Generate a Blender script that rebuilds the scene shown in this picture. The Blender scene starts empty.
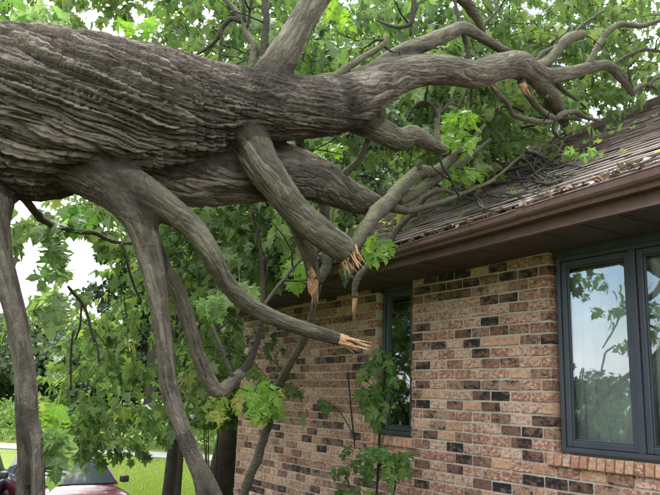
import bpy, math, random
import numpy as np
from mathutils import Vector, Matrix
random.seed(7); rng = np.random.default_rng(11)
SC = bpy.context.scene
COL = SC.collection
# ------------------------------------------------------------------ camera
FPX, PCX, PCY = 703.0, 330.0, 247.5          # focal length and centre in photo pixels
def cdir(x, y): return np.array([x-PCX, -(y-PCY), -FPX])
_Y = cdir(-130, 381); _Y /= np.linalg.norm(_Y)
_Z = cdir(441, -3070); _Z -= _Y*_Z.dot(_Y); _Z /= np.linalg.norm(_Z)
ROT = np.array([np.cross(_Y, _Z), _Y, _Z])     # world = ROT @ camera
EYE = np.array([0, 0, 1.6])
def at(x, y, d): return EYE + (ROT @ cdir(x, y))*d/FPX
def proj(p):
    c = (np.asarray(p)-EYE) @ ROT
    return PCX+FPX*c[..., 0]/-c[..., 2], PCY-FPX*c[..., 1]/-c[..., 2], -c[..., 2]
cam = bpy.data.cameras.new('camera'); camo = bpy.data.objects.new('camera', cam); COL.objects.link(camo)
M4 = np.eye(4); M4[:3, :3] = ROT; M4[:3, 3] = EYE
camo.matrix_world = Matrix(M4.tolist())
cam.sensor_width = 36; cam.lens = 36*FPX/660; cam.clip_start = .05; cam.clip_end = 2000
SC.camera = camo
# ------------------------------------------------------------------ sky, sun, exposure
SUN_EL, SUN_AZ = math.radians(64), math.radians(70)   # azimuth measured from +X towards +Y
world = bpy.data.worlds.new('World'); SC.world = world; world.use_nodes = True
wn, wl = world.node_tree.nodes, world.node_tree.links
wn.clear()
wo = wn.new('ShaderNodeOutputWorld'); bg = wn.new('ShaderNodeBackground')
sky = wn.new('ShaderNodeTexSky'); sky.sky_type = 'NISHITA'; sky.sun_disc = False
sky.sun_elevation = SUN_EL; sky.sun_rotation = math.pi/2-SUN_AZ
sky.air_density = 1.0; sky.dust_density = 2.0
tc = wn.new('ShaderNodeTexCoord'); mp = wn.new('ShaderNodeMapping'); mp.inputs['Scale'].default_value = (1, 1, 2.2)
cn = wn.new('ShaderNodeTexNoise'); cn.inputs['Scale'].default_value = 2.3; cn.inputs['Detail'].default_value = 7; cn.inputs['Roughness'].default_value = .58
cr = wn.new('ShaderNodeValToRGB'); cr.color_ramp.elements[0].position = .36; cr.color_ramp.elements[1].position = .54
mx = wn.new('ShaderNodeMixRGB')
# cloud brightness follows the overcast-sky law (1 + 2 sin elevation) / 3
sz = wn.new('ShaderNodeSeparateXYZ'); wl.new(tc.outputs['Generated'], sz.inputs[0])
ov = wn.new('ShaderNodeMapRange'); ov.inputs['From Min'].default_value = 0; ov.inputs['From Max'].default_value = 1; ov.inputs['To Min'].default_value = 1/3; ov.inputs['To Max'].default_value = 1; wl.new(sz.outputs['Z'], ov.inputs['Value'])
cc = wn.new('ShaderNodeVectorMath'); cc.operation = 'SCALE'; cc.inputs[0].default_value = (15.0, 15.3, 15.8); wl.new(ov.outputs[0], cc.inputs['Scale']); wl.new(cc.outputs[0], mx.inputs['Color2'])
wl.new(tc.outputs['Generated'], mp.inputs[0]); wl.new(mp.outputs[0], cn.inputs['Vector']); wl.new(cn.outputs['Fac'], cr.inputs[0])
wl.new(cr.outputs[0], mx.inputs['Fac']); wl.new(sky.outputs[0], mx.inputs['Color1']); wl.new(mx.outputs[0], bg.inputs['Color'])
bg.inputs['Strength'].default_value = .12
wl.new(bg.outputs[0], wo.inputs[0])
sl = bpy.data.lights.new('sun', 'SUN'); sl.energy = 2.4; sl.angle = math.radians(18); sl.color = (1, .96, .9)
so = bpy.data.objects.new('sun', sl); COL.objects.link(so); so.location = (20, 30, 40)
sdir = Vector((math.cos(SUN_EL)*math.cos(SUN_AZ), math.cos(SUN_EL)*math.sin(SUN_AZ), math.sin(SUN_EL)))
so.rotation_euler = sdir.to_track_quat('Z', 'Y').to_euler()
SC.view_settings.view_transform = 'Standard'; SC.view_settings.look = 'None'
SC.view_settings.gamma = 1; SC.view_settings.use_curve_mapping = False
SC.view_settings.exposure = 1.6
# ------------------------------------------------------------------ helpers
def mesh_np(name, V, F, smooth=True):
    """F: (n,k) array of equal sided faces, or list of such arrays."""
    V = np.asarray(V, dtype=np.float32); Fs = [np.asarray(f, dtype=np.int32) for f in (F if isinstance(F, list) else [F]) if len(f)]
    me = bpy.data.meshes.new(name)
    me.vertices.add(len(V)); me.vertices.foreach_set('co', V.ravel())
    nl = sum(f.size for f in Fs); nf = sum(len(f) for f in Fs)
    me.loops.add(nl); me.polygons.add(nf)
    me.loops.foreach_set('vertex_index', np.concatenate([f.ravel() for f in Fs]))
    tot = np.concatenate([np.full(len(f), f.shape[1], np.int32) for f in Fs])
    st = np.concatenate([[0], np.cumsum(tot)[:-1]]).astype(np.int32)
    me.polygons.foreach_set('loop_start', st)
    me.update(calc_edges=True); me.validate()
    me.polygons.foreach_set('use_smooth', np.full(len(me.polygons), smooth))
    return me
def link(name, me, mat=None, parent=None):
    o = bpy.data.objects.new(name, me); COL.objects.link(o)
    if mat is not None and me is not None:
        for m in (mat if isinstance(mat, list) else [mat]):
            if m.name not in [x.name for x in me.materials if x]: me.materials.append(m)
    if parent is not None:
        o.parent = parent
        if parent.type == 'EMPTY' or parent.parent is not None or parent.location.length > 0:
            o.matrix_parent_inverse = Matrix.Translation(-wloc(parent))
    return o
def wloc(o):
    v = Vector(o.location)
    return v
def empty(name, loc, label=None, cat=None, group=None):
    o = bpy.data.objects.new(name, None); COL.objects.link(o); o.location = loc; o.empty_display_size = .2
    return tag(o, label, cat, group)
def tag(o, label=None, cat=None, group=None, kind=None):
    if label: o['label'] = label
    if cat: o['category'] = cat
    if group: o['group'] = group
    if kind: o['kind'] = kind
    return o
class MB:
    def __init__(s): s.v = []; s.f = []; s.m = []
    def quad(s, a, b, c, d, m=0):
        n = len(s.v); s.v += [a, b, c, d]; s.f.append((n, n+1, n+2, n+3)); s.m.append(m)
    def box(s, x0, x1, y0, y1, z0, z1, m=0):
        n = len(s.v)
        s.v += [(x0, y0, z0), (x1, y0, z0), (x1, y1, z0), (x0, y1, z0), (x0, y0, z1), (x1, y0, z1), (x1, y1, z1), (x0, y1, z1)]
        for q in ((0, 3, 2, 1), (4, 5, 6, 7), (0, 1, 5, 4), (1, 2, 6, 5), (2, 3, 7, 6), (3, 0, 4, 7)):
            s.f.append(tuple(n+i for i in q)); s.m.append(m)
    def loft(s, rings, closed=True, cap=True, m=0):
        n = len(s.v); k = len(rings[0])
        for r in rings: s.v += [tuple(p) for p in r]
        for i in range(len(rings)-1):
            for j in range(k if closed else k-1):
                a, b = n+i*k+j, n+i*k+(j+1) % k
                s.f.append((a, b, b+k, a+k)); s.m.append(m)
        if cap:
            s.f.append(tuple(n+j for j in range(k))[::-1]); s.m.append(m)
            s.f.append(tuple(n+(len(rings)-1)*k+j for j in range(k))); s.m.append(m)
    def mesh(s, name, smooth=False):
        me = bpy.data.meshes.new(name); me.from_pydata(s.v, [], s.f); me.update()
        me.polygons.foreach_set('material_index', s.m)
        me.polygons.foreach_set('use_smooth', [smooth]*len(s.f)); return me
    def build(s, name, mat, parent=None, smooth=False, bevel=0):
        o = link(name, s.mesh(name, smooth), mat, parent)
        if bevel:
            b = o.modifiers.new('bevel', 'BEVEL'); b.width = bevel; b.segments = 2; b.limit_method = 'ANGLE'
        return o
def catmull(P, step):
    P = np.asarray(P, float); Q = np.vstack([2*P[0]-P[1], P, 2*P[-1]-P[-2]]); out = []
    for i in range(1, len(Q)-2):
        n = max(1, int(math.ceil(np.linalg.norm(Q[i+1, :3]-Q[i, :3])/step)))
        t = np.linspace(0, 1, n, endpoint=False)[:, None]
        p0, p1, p2, p3 = Q[i-1], Q[i], Q[i+1], Q[i+2]
        out.append(.5*((2*p1)+(-p0+p2)*t+(2*p0-5*p1+4*p2-p3)*t*t+(-p0+3*p1-3*p2+p3)*t**3))
    out.append(Q[-2][None]); R = np.vstack(out)
    if R.shape[1] > 3: R[:, 3] = np.maximum(R[:, 3], .4*min(P[:, 3]))
    return R
def frames(C):
    T = np.gradient(C, axis=0); T /= np.linalg.norm(T, axis=1)[:, None]+1e-9
    up = np.array([0, 0, 1.]) if abs(T[0, 2]) < .9 else np.array([1., 0, 0])
    n = np.cross(T[0], up); n /= np.linalg.norm(n); N = [n]
    for i in range(1, len(C)):
        n = N[-1]-T[i]*np.dot(N[-1], T[i]); n /= np.linalg.norm(n)+1e-9; N.append(n)
    N = np.array(N); return T, N, np.cross(T, N)
def tube(C, R, k):
    T, N, B = frames(C); a = np.arange(k)/k*2*np.pi
    V = C[:, None]+R[:, None, None]*(np.cos(a)[None, :, None]*N[:, None]+np.sin(a)[None, :, None]*B[:, None])
    V = V.reshape(-1, 3); n = len(C)
    i, j = np.meshgrid(np.arange(n-1), np.arange(k), indexing='ij'); a0 = i*k+j; b0 = i*k+(j+1) % k
    F = np.stack([a0, b0, b0+k, a0+k], -1).reshape(-1, 4)
    V = np.vstack([V, C[0], C[-1]]); j = np.arange(k)
    caps = np.vstack([np.stack([np.full(k, len(V)-2), (j+1) % k, j], -1), np.stack([np.full(k, len(V)-1), (n-1)*k+j, (n-1)*k+(j+1) % k], -1)])
    return V, F, caps
class Bag:                                     # collects tubes into one mesh
    def __init__(s): s.V = []; s.Q = []; s.T = []; s.n = 0
    def tube(s, C, R, k=6):
        v, q, t = tube(np.asarray(C, float), np.asarray(R, float), k); s.V.append(v); s.Q.append(q+s.n); s.T.append(t+s.n); s.n += len(v)
    def mesh(s, name): return mesh_np(name, np.vstack(s.V), [np.vstack(s.Q), np.vstack(s.T)])
def fr(x): return x-np.floor(x)
def hsh(i, j, k=0.): return fr(np.sin(i*127.1+j*311.7+k*74.7)*43758.5453)
def vnoise(p):                                 # 3-D value noise, p (n,3)
    i = np.floor(p); f = p-i; f = f*f*(3-2*f); r = 0
    for a in (0, 1):
        for b in (0, 1):
            for c in (0, 1):
                w = (f[:, 0] if a else 1-f[:, 0])*(f[:, 1] if b else 1-f[:, 1])*(f[:, 2] if c else 1-f[:, 2])
                r = r+w*fr(np.sin((i[:, 0]+a)*127.1+(i[:, 1]+b)*311.7+(i[:, 2]+c)*74.7)*43758.5453)
    return r
# ------------------------------------------------------------------ materials
def mat(name, col=(.5, .5, .5), rough=.7, metal=0, spec=.5):
    m = bpy.data.materials.new(name); m.use_nodes = True; b = m.node_tree.nodes['Principled BSDF']
    b.inputs['Base Color'].default_value = (*col, 1); b.inputs['Roughness'].default_value = rough; b.inputs['Metallic'].default_value = metal
    b.inputs['Specular IOR Level'].default_value = spec
    return m
class NT:
    def __init__(s, m): s.m = m; s.t = m.node_tree; s.n = s.t.nodes; s.l = s.t.links; s.b = s.n.get('Principled BSDF')
    def new(s, t, **kw):
        n = s.n.new(t)
        for k, v in kw.items():
            if hasattr(n, k) and k not in n.inputs: setattr(n, k, v)
            else: n.inputs[k].default_value = v
        return n
    def noise(s, scale, detail=4, rough=.55, vec=None):
        n = s.new('ShaderNodeTexNoise', Scale=scale, Detail=detail, Roughness=rough)
        if vec is not None: s.l.new(vec, n.inputs['Vector'])
        return n.outputs['Fac']
    def pos(s, scale=(1, 1, 1), obj=False):
        g = s.new('ShaderNodeTexCoord').outputs['Object'] if obj else s.new('ShaderNodeNewGeometry').outputs['Position']
        mp = s.new('ShaderNodeMapping'); mp.inputs['Scale'].default_value = scale; s.l.new(g, mp.inputs[0]); return mp.outputs[0]
    def ramp(s, fac, stops):
        r = s.new('ShaderNodeValToRGB'); e = r.color_ramp.elements
        while len(e) < len(stops): e.new(.5)
        for q, (p, c) in zip(e, stops): q.position = p; q.color = (*c, 1) if len(c) == 3 else c
        s.l.new(fac, r.inputs[0]); return r.outputs[0]
    def mix(s, fac, a, b, mode='MIX'):
        n = s.new('ShaderNodeMixRGB', blend_type=mode)
        for k, v in (('Fac', fac), ('Color1', a), ('Color2', b)):
            if isinstance(v, (int, float)): n.inputs[k].default_value = v
            elif isinstance(v, tuple): n.inputs[k].default_value = (*v, 1)
            else: s.l.new(v, n.inputs[k])
        return n.outputs[0]
    def math(s, op, a, b=0.):
        n = s.new('ShaderNodeMath', operation=op)
        for k, v in ((0, a), (1, b)):
            if isinstance(v, (int, float)): n.inputs[k].default_value = v
            else: s.l.new(v, n.inputs[k])
        return n.outputs[0]
    def bump(s, h, strength=.3, dist=.01):
        n = s.new('ShaderNodeBump', Strength=strength, Distance=dist); s.l.new(h, n.inputs['Height']); s.l.new(n.outputs[0], s.b.inputs['Normal'])
    def col(s, c): s.l.new(c, s.b.inputs['Base Color'])
    def rgh(s, c): s.l.new(c, s.b.inputs['Roughness'])
BW = ((0, (0, 0, 0)), (1, (1, 1, 1)))
def noisy(name, c1, c2, scale, rough=.8, bump=.2, bscale=None, dist=.01, pscale=(1, 1, 1), spec=.4):
    m = mat(name, c1, rough, spec=spec); t = NT(m); p = t.pos(pscale)
    t.col(t.ramp(t.noise(scale, 5, .6, p), ((.3, c1), (.7, c2)))); t.bump(t.noise(bscale or scale*4, 5, .6, p), bump, dist); return m
def bark_mat(name, dark, light, moss, mossamt, scale=60):
    m = mat(name, dark, .92, spec=.12); t = NT(m); p = t.pos()
    at_ = t.new('ShaderNodeAttribute', attribute_name='plate').outputs['Fac']
    bu = t.new('ShaderNodeAttribute', attribute_name='buv').outputs['Vector']
    n1 = t.noise(9, 6, .65, p); n2 = t.mix(.6, t.noise(scale, 6, .7, p), t.noise(scale*1.1, 8, .8, bu))
    v = t.math('ADD', t.math('MULTIPLY', at_, .35), t.math('ADD', t.math('MULTIPLY', n1, .55), t.math('MULTIPLY', n2, .35)))
    c = t.ramp(v, ((.38, dark), (.62, tuple(a*.6+b*.4 for a, b in zip(dark, light))), (.88, light)))
    nz = t.new('ShaderNodeSeparateXYZ'); t.l.new(t.new('ShaderNodeNewGeometry').outputs['Normal'], nz.inputs[0])
    mm = t.math('MULTIPLY', t.ramp(nz.outputs['Z'], ((.0, (0, 0, 0)), (.8, (1, 1, 1)))), t.ramp(t.noise(5, 5, .65, p), ((.38, (0, 0, 0)), (.62, (1, 1, 1)))))
    if name == 'furrowed_bark':               # thinner wood carries smoother, paler, greener bark
        yg = t.new('ShaderNodeAttribute', attribute_name='young').outputs['Fac']
        c = t.mix(yg, c, t.ramp(v, ((.38, (.055, .046, .034)), (.62, (.125, .112, .082)), (.88, (.235, .22, .165)))))
        mossamt = t.math('ADD', t.math('MULTIPLY', yg, .45), mossamt)
    c = t.mix(t.math('MULTIPLY', mm, mossamt), c, moss)
    vo = t.new('ShaderNodeTexVoronoi', feature='DISTANCE_TO_EDGE', Scale=46.0); wv = t.new('ShaderNodeMixRGB', blend_type='ADD'); wv.inputs[0].default_value = .012; nz_ = t.new('ShaderNodeTexNoise', Scale=25.0, Detail=3.0); t.l.new(bu, nz_.inputs['Vector']); t.l.new(bu, wv.inputs[1]); t.l.new(nz_.outputs['Color'], wv.inputs[2]); t.l.new(wv.outputs[0], vo.inputs['Vector'])
    crk = t.math('MINIMUM', t.math('MULTIPLY', vo.outputs['Distance'], 4.0), 1.0)
    t.col(c); t.bump(t.math('ADD', t.math('MULTIPLY', crk, .55), t.math('ADD', n2, t.math('MULTIPLY', t.noise(scale*3, 4, .6, p), .5))), 1.0, .014); return m
BARK = bark_mat('furrowed_bark', (.020, .0155, .013), (.28, .238, .205), (.18, .17, .12), .3)
BARK2 = bark_mat('limb_bark', (.05, .042, .03), (.19, .175, .13), (.17, .19, .085), .8, 90)
TWIG = bark_mat('twig_bark', (.035, .03, .025), (.13, .12, .10), (.12, .13, .07), .5, 120)
RAWWOOD = noisy('raw_split_wood', (.36, .16, .08), (.66, .45, .28), 70, .85, .8, 220, .008, (1, 1, .35), .2)
def leaf_mat(name, stops, trans=.45, obj=False, rough=.42):
    m = mat(name, stops[1][1], rough, spec=.35); t = NT(m)
    f = t.new('ShaderNodeObjectInfo').outputs['Random'] if obj else t.new('ShaderNodeAttribute', attribute_name='tone').outputs['Fac']
    c = t.ramp(f, stops); c = t.mix(.35, c, t.mix(t.noise(40, 3, .5, t.pos()), c, tuple(min(1, x*1.5) for x in stops[-1][1]), 'MULTIPLY'))
    c2 = t.mix(1.0, c, (1.18, 1.3, .65), 'MULTIPLY')
    if obj:                                    # midrib and side veins
        oc = t.new('ShaderNodeSeparateXYZ'); t.l.new(t.new('ShaderNodeTexCoord').outputs['Object'], oc.inputs[0]); ax = t.math('ABSOLUTE', oc.outputs['X']); vy = oc.outputs['Y']; v = None
        for k in (None, (.02, .55), (.05, .95), (.34, 1.0), (.55, 1.1)):
            d = ax if k is None else t.math('ABSOLUTE', t.math('SUBTRACT', vy, t.math('ADD', t.math('MULTIPLY', ax, k[1]), k[0])))
            v = d if v is None else t.math('MINIMUM', v, d)
        c = t.mix(t.ramp(v, ((.006, (.55, .55, .55)), (.022, (0, 0, 0)))), c, tuple(min(1, x*1.5+.06) for x in stops[-1][1]))
    back = t.new('ShaderNodeNewGeometry').outputs['Backfacing']
    cf = t.mix(t.math('MULTIPLY', back, .45), c, (.22, .30, .17))
    t.col(cf); tr = t.new('ShaderNodeBsdfTranslucent'); t.l.new(c2, tr.inputs['Color'])
    ms = t.new('ShaderNodeMixShader'); ms.inputs[0].default_value = trans
    t.l.new(t.b.outputs[0], ms.inputs[1]); t.l.new(tr.outputs[0], ms.inputs[2]); t.l.new(ms.outputs[0], t.n['Material Output'].inputs[0]); return m
LEAF = leaf_mat('maple_leaves', ((0, (.052, .102, .034)), (.45, (.12, .20, .07)), (.8, (.20, .275, .105)), (1, (.29, .335, .09))), .52)
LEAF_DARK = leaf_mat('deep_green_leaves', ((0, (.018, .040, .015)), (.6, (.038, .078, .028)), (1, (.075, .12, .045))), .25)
LEAF_FAR = leaf_mat('far_leaves', ((0, (.05, .085, .045)), (.6, (.085, .13, .06)), (1, (.14, .18, .08))), .4)
LEAF_HERO = leaf_mat('broad_maple_leaf', ((0, (.06, .15, .035)), (.5, (.10, .21, .05)), (1, (.17, .28, .07))), .52, True)
LEAF_YOUNG = leaf_mat('young_maple_leaf', ((0, (.13, .28, .035)), (.5, (.19, .34, .045)), (1, (.27, .40, .06))), .45, True)
LEAF_PALE = leaf_mat('pale_underside_leaf', ((0, (.14, .24, .10)), (.5, (.20, .30, .14)), (1, (.30, .38, .20))), .58, True)
LEAF_YEL = leaf_mat('yellowing_leaf', ((0, (.11, .21, .04)), (.7, (.20, .29, .05)), (1, (.33, .28, .06))), .45, True)
# ------------------------------------------------------------------ leaves
def mirror_leaf(half):
    r = [(x, y) for x, y in half]; l = [(-x, y) for x, y in half[::-1] if abs(x) > 1e-6]
    return r+l
L8 = np.array([(0, 0), (.42, .12), (.24, .32), (.5, .62), (.2, .62), (0, 1), (-.2, .62), (-.5, .62), (-.24, .32), (-.42, .12)])
L8F = np.array([(0, 1, 2), (0, 2, 4), (2, 3, 4), (0, 4, 5), (0, 5, 6), (0, 6, 8), (8, 6, 7), (0, 8, 9)])
L2 = np.array([(0, 0), (.42, .42), (0, 1), (-.42, .5)]); L2F = np.array([(0, 1, 2), (0, 2, 3)])
def leaf_mesh(name, P, tip, nrm, size, tone, lobed, mtl, droop=.28):
    """batch of leaves: P base points, tip direction, approximate normals, sizes, tones"""
    tpl, tf = (L8, L8F) if lobed else (L2, L2F)
    tip = tip/(np.linalg.norm(tip, axis=1)[:, None]+1e-9)
    sd = np.cross(tip, nrm); sd /= np.linalg.norm(sd, axis=1)[:, None]+1e-9; nr = np.cross(sd, tip)
    x = tpl[:, 0][None, :, None]; y = tpl[:, 1][None, :, None]
    zz = .18*np.abs(x)-droop*y*y+.10*np.sin(6*x+7*tone[:, None, None])
    S = size[:, None, None]
    V = P[:, None]+S*(x*sd[:, None]+y*tip[:, None]+zz*nr[:, None]); n, k = len(P), len(tpl)
    F = (tf[None]+(np.arange(n)*k)[:, None, None]).reshape(-1, 3)
    me = mesh_np(name, V.reshape(-1, 3), F, smooth=False)
    a = me.attributes.new('tone', 'FLOAT', 'POINT'); a.data.foreach_set('value', np.repeat(tone, k).astype(np.float32))
    me.materials.append(mtl); return me
def roof_z(x): return 2.77+.58*(x-3.45)
def clear_house(P):                            # leaves that would sit inside the house are dropped
    x, y, z = P.T
    inside = (x > 3.3) & (y < 8.9) & (z < roof_z(x)-.012*(y-2)+.12) & (z > 2.4)
    inside |= (x > 3.88) & (y < 8.75) & (z <= 2.5)
    return ~inside
def hero_leaf_meshes():
    out = []
    half = [(0, 0), (.10, -.05), (.30, .0), (.46, .02), (.38, .12), (.33, .22), (.48, .30), (.62, .50), (.50, .52), (.42, .60), (.30, .52), (.20, .50), (.24, .66), (.20, .78), (.09, .84), (0, 1.0)]
    for v in range(4):
        r = random.Random(40+v); pts = [(x*(1+r.uniform(-.12, .12)), y+r.uniform(-.03, .03)) if i not in (0, 15) else (x, y) for i, (x, y) in enumerate(half)]
        pts2 = [(-x*(1+r.uniform(-.1, .1)), y+r.uniform(-.03, .03)) for x, y in pts[1:-1]][::-1]
        al = pts+pts2; mid = [(0, .28), (0, .55)]
        vs = al+mid; m0, m1 = len(al), len(al)+1; n = len(al); fs = []
        for i in range(n):
            j = (i+1) % n; ym = (al[i][1]+al[j][1])/2
            fs.append((i, j, m0 if ym < .42 else m1))
        # bridge between the two midrib points
        ir = min(range(1, 15), key=lambda i: abs((al[i][1]+al[i+1][1])/2-.42)+(0 if (al[i][1] < .5) else 1)); fs.append((m0, 11, m1)); fs.append((m1, n-11, m0))
        cu = r.uniform(.25, .5); fo = r.uniform(.12, .3)
        V = [(x, y, fo*abs(x)-cu*max(y, 0)**2+.05*math.sin(9*x+v)) for x, y in vs]
        # petiole
        k = len(V); V += [(-.012, 0, 0), (.012, 0, 0), (.012, -.5, .12), (-.012, -.5, .12)]; fs.append((k, k+1, k+2, k+3))
        me = bpy.data.meshes.new('leaf'); me.from_pydata(V, [], fs); me.update(); out.append(me)
    return out
HL = hero_leaf_meshes(); HLM = {}
def hero_leaf(P, tip, nrm, size, mtl, parent, name='leaf'):
    key = (mtl.name, random.randrange(4))
    if key not in HLM:
        m = HL[key[1]].copy(); m.materials.append(mtl); HLM[key] = m
    t = Vector(tip).normalized(); s = t.cross(Vector(nrm)).normalized(); n = s.cross(t)
    o = bpy.data.objects.new(name, HLM[key]); COL.objects.link(o); o.parent = parent
    m = Matrix((s*size, t*size, n*size)).transposed().to_4x4(); m.translation = Vector(P)
    o.matrix_parent_inverse = Matrix.Translation(-Vector(parent.location)); o.matrix_basis = m
    return o
# ------------------------------------------------------------------ ground, road, lawn
def sstep(a, b, x): t = np.clip((x-a)/(b-a), 0, 1); return t*t*(3-2*t)
GZ = -1.32
def gz(x, y):
    x = np.asarray(x, float); y = np.asarray(y, float); r = np.hypot(x-1, y-1)
    return GZ*sstep(5.5, 12.5, r)+.05*np.sin(x*.23+1)*np.cos(y*.19)*sstep(12, 25, r)
xs = np.unique(np.concatenate([np.linspace(-600, 600, 41), np.linspace(-40, 60, 101), np.linspace(-8, 14, 45)]))
ys = np.unique(np.concatenate([np.linspace(-600, 700, 41), np.linspace(-30, 60, 91), np.linspace(-6, 16, 45)]))
gx, gy = np.meshgrid(xs, ys, indexing='ij'); V = np.stack([gx, gy, gz(gx, gy)], -1).reshape(-1, 3)
i, j = np.meshgrid(np.arange(len(xs)-1), np.arange(len(ys)-1), indexing='ij'); n = len(ys)
F = np.stack([i*n+j, (i+1)*n+j, (i+1)*n+j+1, i*n+j+1], -1).reshape(-1, 4)
m = mat('lawn', (.10, .16, .03), .9, spec=.2); t = NT(m); p = t.pos()
c = t.ramp(t.noise(.6, 6, .6, p), ((.3, (.14, .20, .03)), (.55, (.20, .27, .045)), (.75, (.26, .31, .06))))
c = t.mix(.5, c, t.ramp(t.noise(35, 4, .7, p), ((.25, (.06, .10, .02)), (.7, (.22, .28, .06))))); ln_ = t.new('ShaderNodeVectorMath', operation='DISTANCE'); ln_.inputs[1].default_value = (2, 2.5, 0); t.l.new(p, ln_.inputs[0])
dark_ground = t.ramp(t.math('ADD', t.math('MULTIPLY', ln_.outputs['Value'], .1), t.math('MULTIPLY', t.noise(.9, 5, .6, p), .25)), ((.78, (1, 1, 1)), (.86, (0, 0, 0))))
c = t.mix(dark_ground, c, t.ramp(t.noise(22, 6, .7, p), ((.3, (.028, .020, .014)), (.7, (.075, .055, .038)))))   # unseen dark ground round the house, added to cut green bounce light
t.col(c); t.bump(t.noise(60, 4, .7, p), .8, .04)
GRASS = m
tag(link('ground', mesh_np('ground', V, F), m), kind='structure')
def ground_hit(px, py, z=GZ):
    r = ROT @ cdir(px, py); return EYE+r*(z-EYE[2])/r[2]
a = ground_hit(0, 449.5); b = ground_hit(225, 461.5); d = (b-a); d[2] = 0; d /= np.linalg.norm(d); nrm2 = np.array([-d[1], d[0], 0])
if nrm2[1] < 0: nrm2 = -nrm2
ROAD_A, ROAD_D, ROAD_N = a, d, nrm2
S = np.linspace(-120, 120, 121); V = []
for s in S:
    for w, dz in ((0, .012), (.15, .02), (2.6, .02), (2.75, .012)):
        q = a+d*s+nrm2*(w+.12*math.sin(s*.21)); V.append((q[0], q[1], float(gz(q[0], q[1]))+dz+.02))
i, j = np.meshgrid(np.arange(120), np.arange(3), indexing='ij'); F = np.stack([i*4+j, i*4+j+1, (i+1)*4+j+1, (i+1)*4+j], -1).reshape(-1, 4)
tag(link('road', mesh_np('road', V, F), noisy('worn_pale_road', (.22, .215, .21), (.32, .31, .30), 1.5, .9, .3, 30)), kind='structure')
# lawn blades where the lawn is in view
N = 70000; px = rng.uniform(60, 250, N); py = 452+60*rng.random(N)**.8
R_ = (ROT @ np.stack([px-PCX, -(py-PCY), np.full(N, -FPX)])).T; P = EYE+R_*((GZ-EYE[2])/R_[:, 2])[:, None]
keep = (np.hypot(P[:, 0], P[:, 1]) < 40) & (np.hypot(P[:, 0]-1, P[:, 1]-1) > 9); off = (P-a) @ nrm2; keep &= (off < -.1) | (off > 2.9)
P = P[keep]; P[:, 2] = gz(P[:, 0], P[:, 1]); n = len(P); h = rng.uniform(.04, .10, n); an = rng.uniform(0, 6.28, n)
sx = np.stack([np.cos(an), np.sin(an), 0*an], 1)*.012; tp = np.stack([rng.normal(0, .03, n), rng.normal(0, .03, n), h], 1)
V = np.stack([P-sx, P+sx, P+tp], 1).reshape(-1, 3)
me = mesh_np('lawn_grass', V, np.arange(3*n).reshape(-1, 3), False)
aa = me.attributes.new('tone', 'FLOAT', 'POINT'); aa.data.foreach_set('value', np.repeat(rng.random(n), 3).astype(np.float32))
LGR = leaf_mat('grass_blades', ((0, (.14, .22, .03)), (.5, (.23, .31, .05)), (1, (.33, .37, .09))), .35)
tag(link('lawn_grass', me, LGR), 'short bright green lawn grass beyond the house corner', 'grass', kind='stuff')
# ------------------------------------------------------------------ house
WX = 4.035; YC = 8.45; YN = -3.0                # brick face, far corner, near end
def ze(y): return 2.895-.028*(np.asarray(y, float)-2.06)      # shingle edge height along the settled eave
def roof_z(x, y): return ze(y)+.58*(np.asarray(x, float)-3.45)
def soff_z(y): return 2.70-.0150*(y-2.1)
def clear_house(P):
    x, y, z = P.T
    inside = (x > 3.3) & (y < 8.9) & (z < roof_z(x, y)+.05) & (z > 2.45)
    inside |= (x > 3.93) & (y < 8.7) & (z <= 2.45)
    return ~inside
def brick_mat(name, base, light, dark, la, da, rough=.85, s1=34, s2=24):
    m = mat(name, base, rough, spec=.3); t = NT(m); p = t.pos((1, 1, 1.6))
    isl = t.new('ShaderNodeNewGeometry').outputs['Random Per Island']; ob = t.new('ShaderNodeObjectInfo').outputs['Random']
    r = t.math('FRACT', t.math('ADD', isl, t.math('MULTIPLY', ob, 7.31)))
    c = t.mix(t.ramp(r, BW), base, tuple(min(1, v*1.45) for v in base))
    m1 = t.math('ADD', t.noise(s1, 6, .75, p), t.math('MULTIPLY', r, .10)); m2 = t.noise(s2, 6, .8, t.pos((1.1, 1, 1.9)))
    c = t.mix(t.math('MULTIPLY', t.ramp(m1, ((.50, (0, 0, 0)), (.60, (1, 1, 1)))), la), c, light)
    c = t.mix(t.math('MULTIPLY', t.ramp(m2, ((.5, (0, 0, 0)), (.62, (1, 1, 1)))), da), c, dark)
    c = t.mix(.75, c, t.ramp(t.noise(1.3, 6, .65, t.pos((1, 1, .55))), ((.3, (.72, .70, .68)), (.6, (1.08, 1.06, 1.04)))), 'MULTIPLY')
    t.col(c); t.bump(t.math('ADD', t.noise(60, 6, .7, p), t.math('MULTIPLY', t.noise(22, 3, .5, p), .8)), .7, .006); return m
BM = [brick_mat('red_brick', (.315, .135, .092), (.62, .50, .39), (.075, .048, .043), .85, .75, s1=28),
      brick_mat('black_brick', (.017, .016, .018), (.26, .135, .098), (.010, .010, .012), .75, .5, .7, s1=11),
      brick_mat('smoked_brick', (.20, .10, .072), (.44, .32, .24), (.022, .020, .021), .65, .95, s2=10),
      brick_mat('pale_brick', (.40, .22, .14), (.56, .43, .31), (.27, .11, .065), .7, .7)]
MORTAR = noisy('mortar', (.42, .375, .315), (.60, .55, .47), 9, .95, 1.0, 90, .012)
house = empty('brick_house', (WX, 3.0, 0), 'single storey brick house with dark shingled roof under the fallen tree', 'house')
wm = MB(); X0, X1 = WX+.008, WX+.12
OPEN = [(2.10, 3.397, 1.275), (4.948, 5.47, 1.275)]           # y0, y1, sill height; open up to the soffit
ZB, ZT, CO, PI_ = -1.5, 2.78, .08267, .2015
wm.box(X0, X1, YN, YC-.004, ZB, 1.165)
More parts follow.
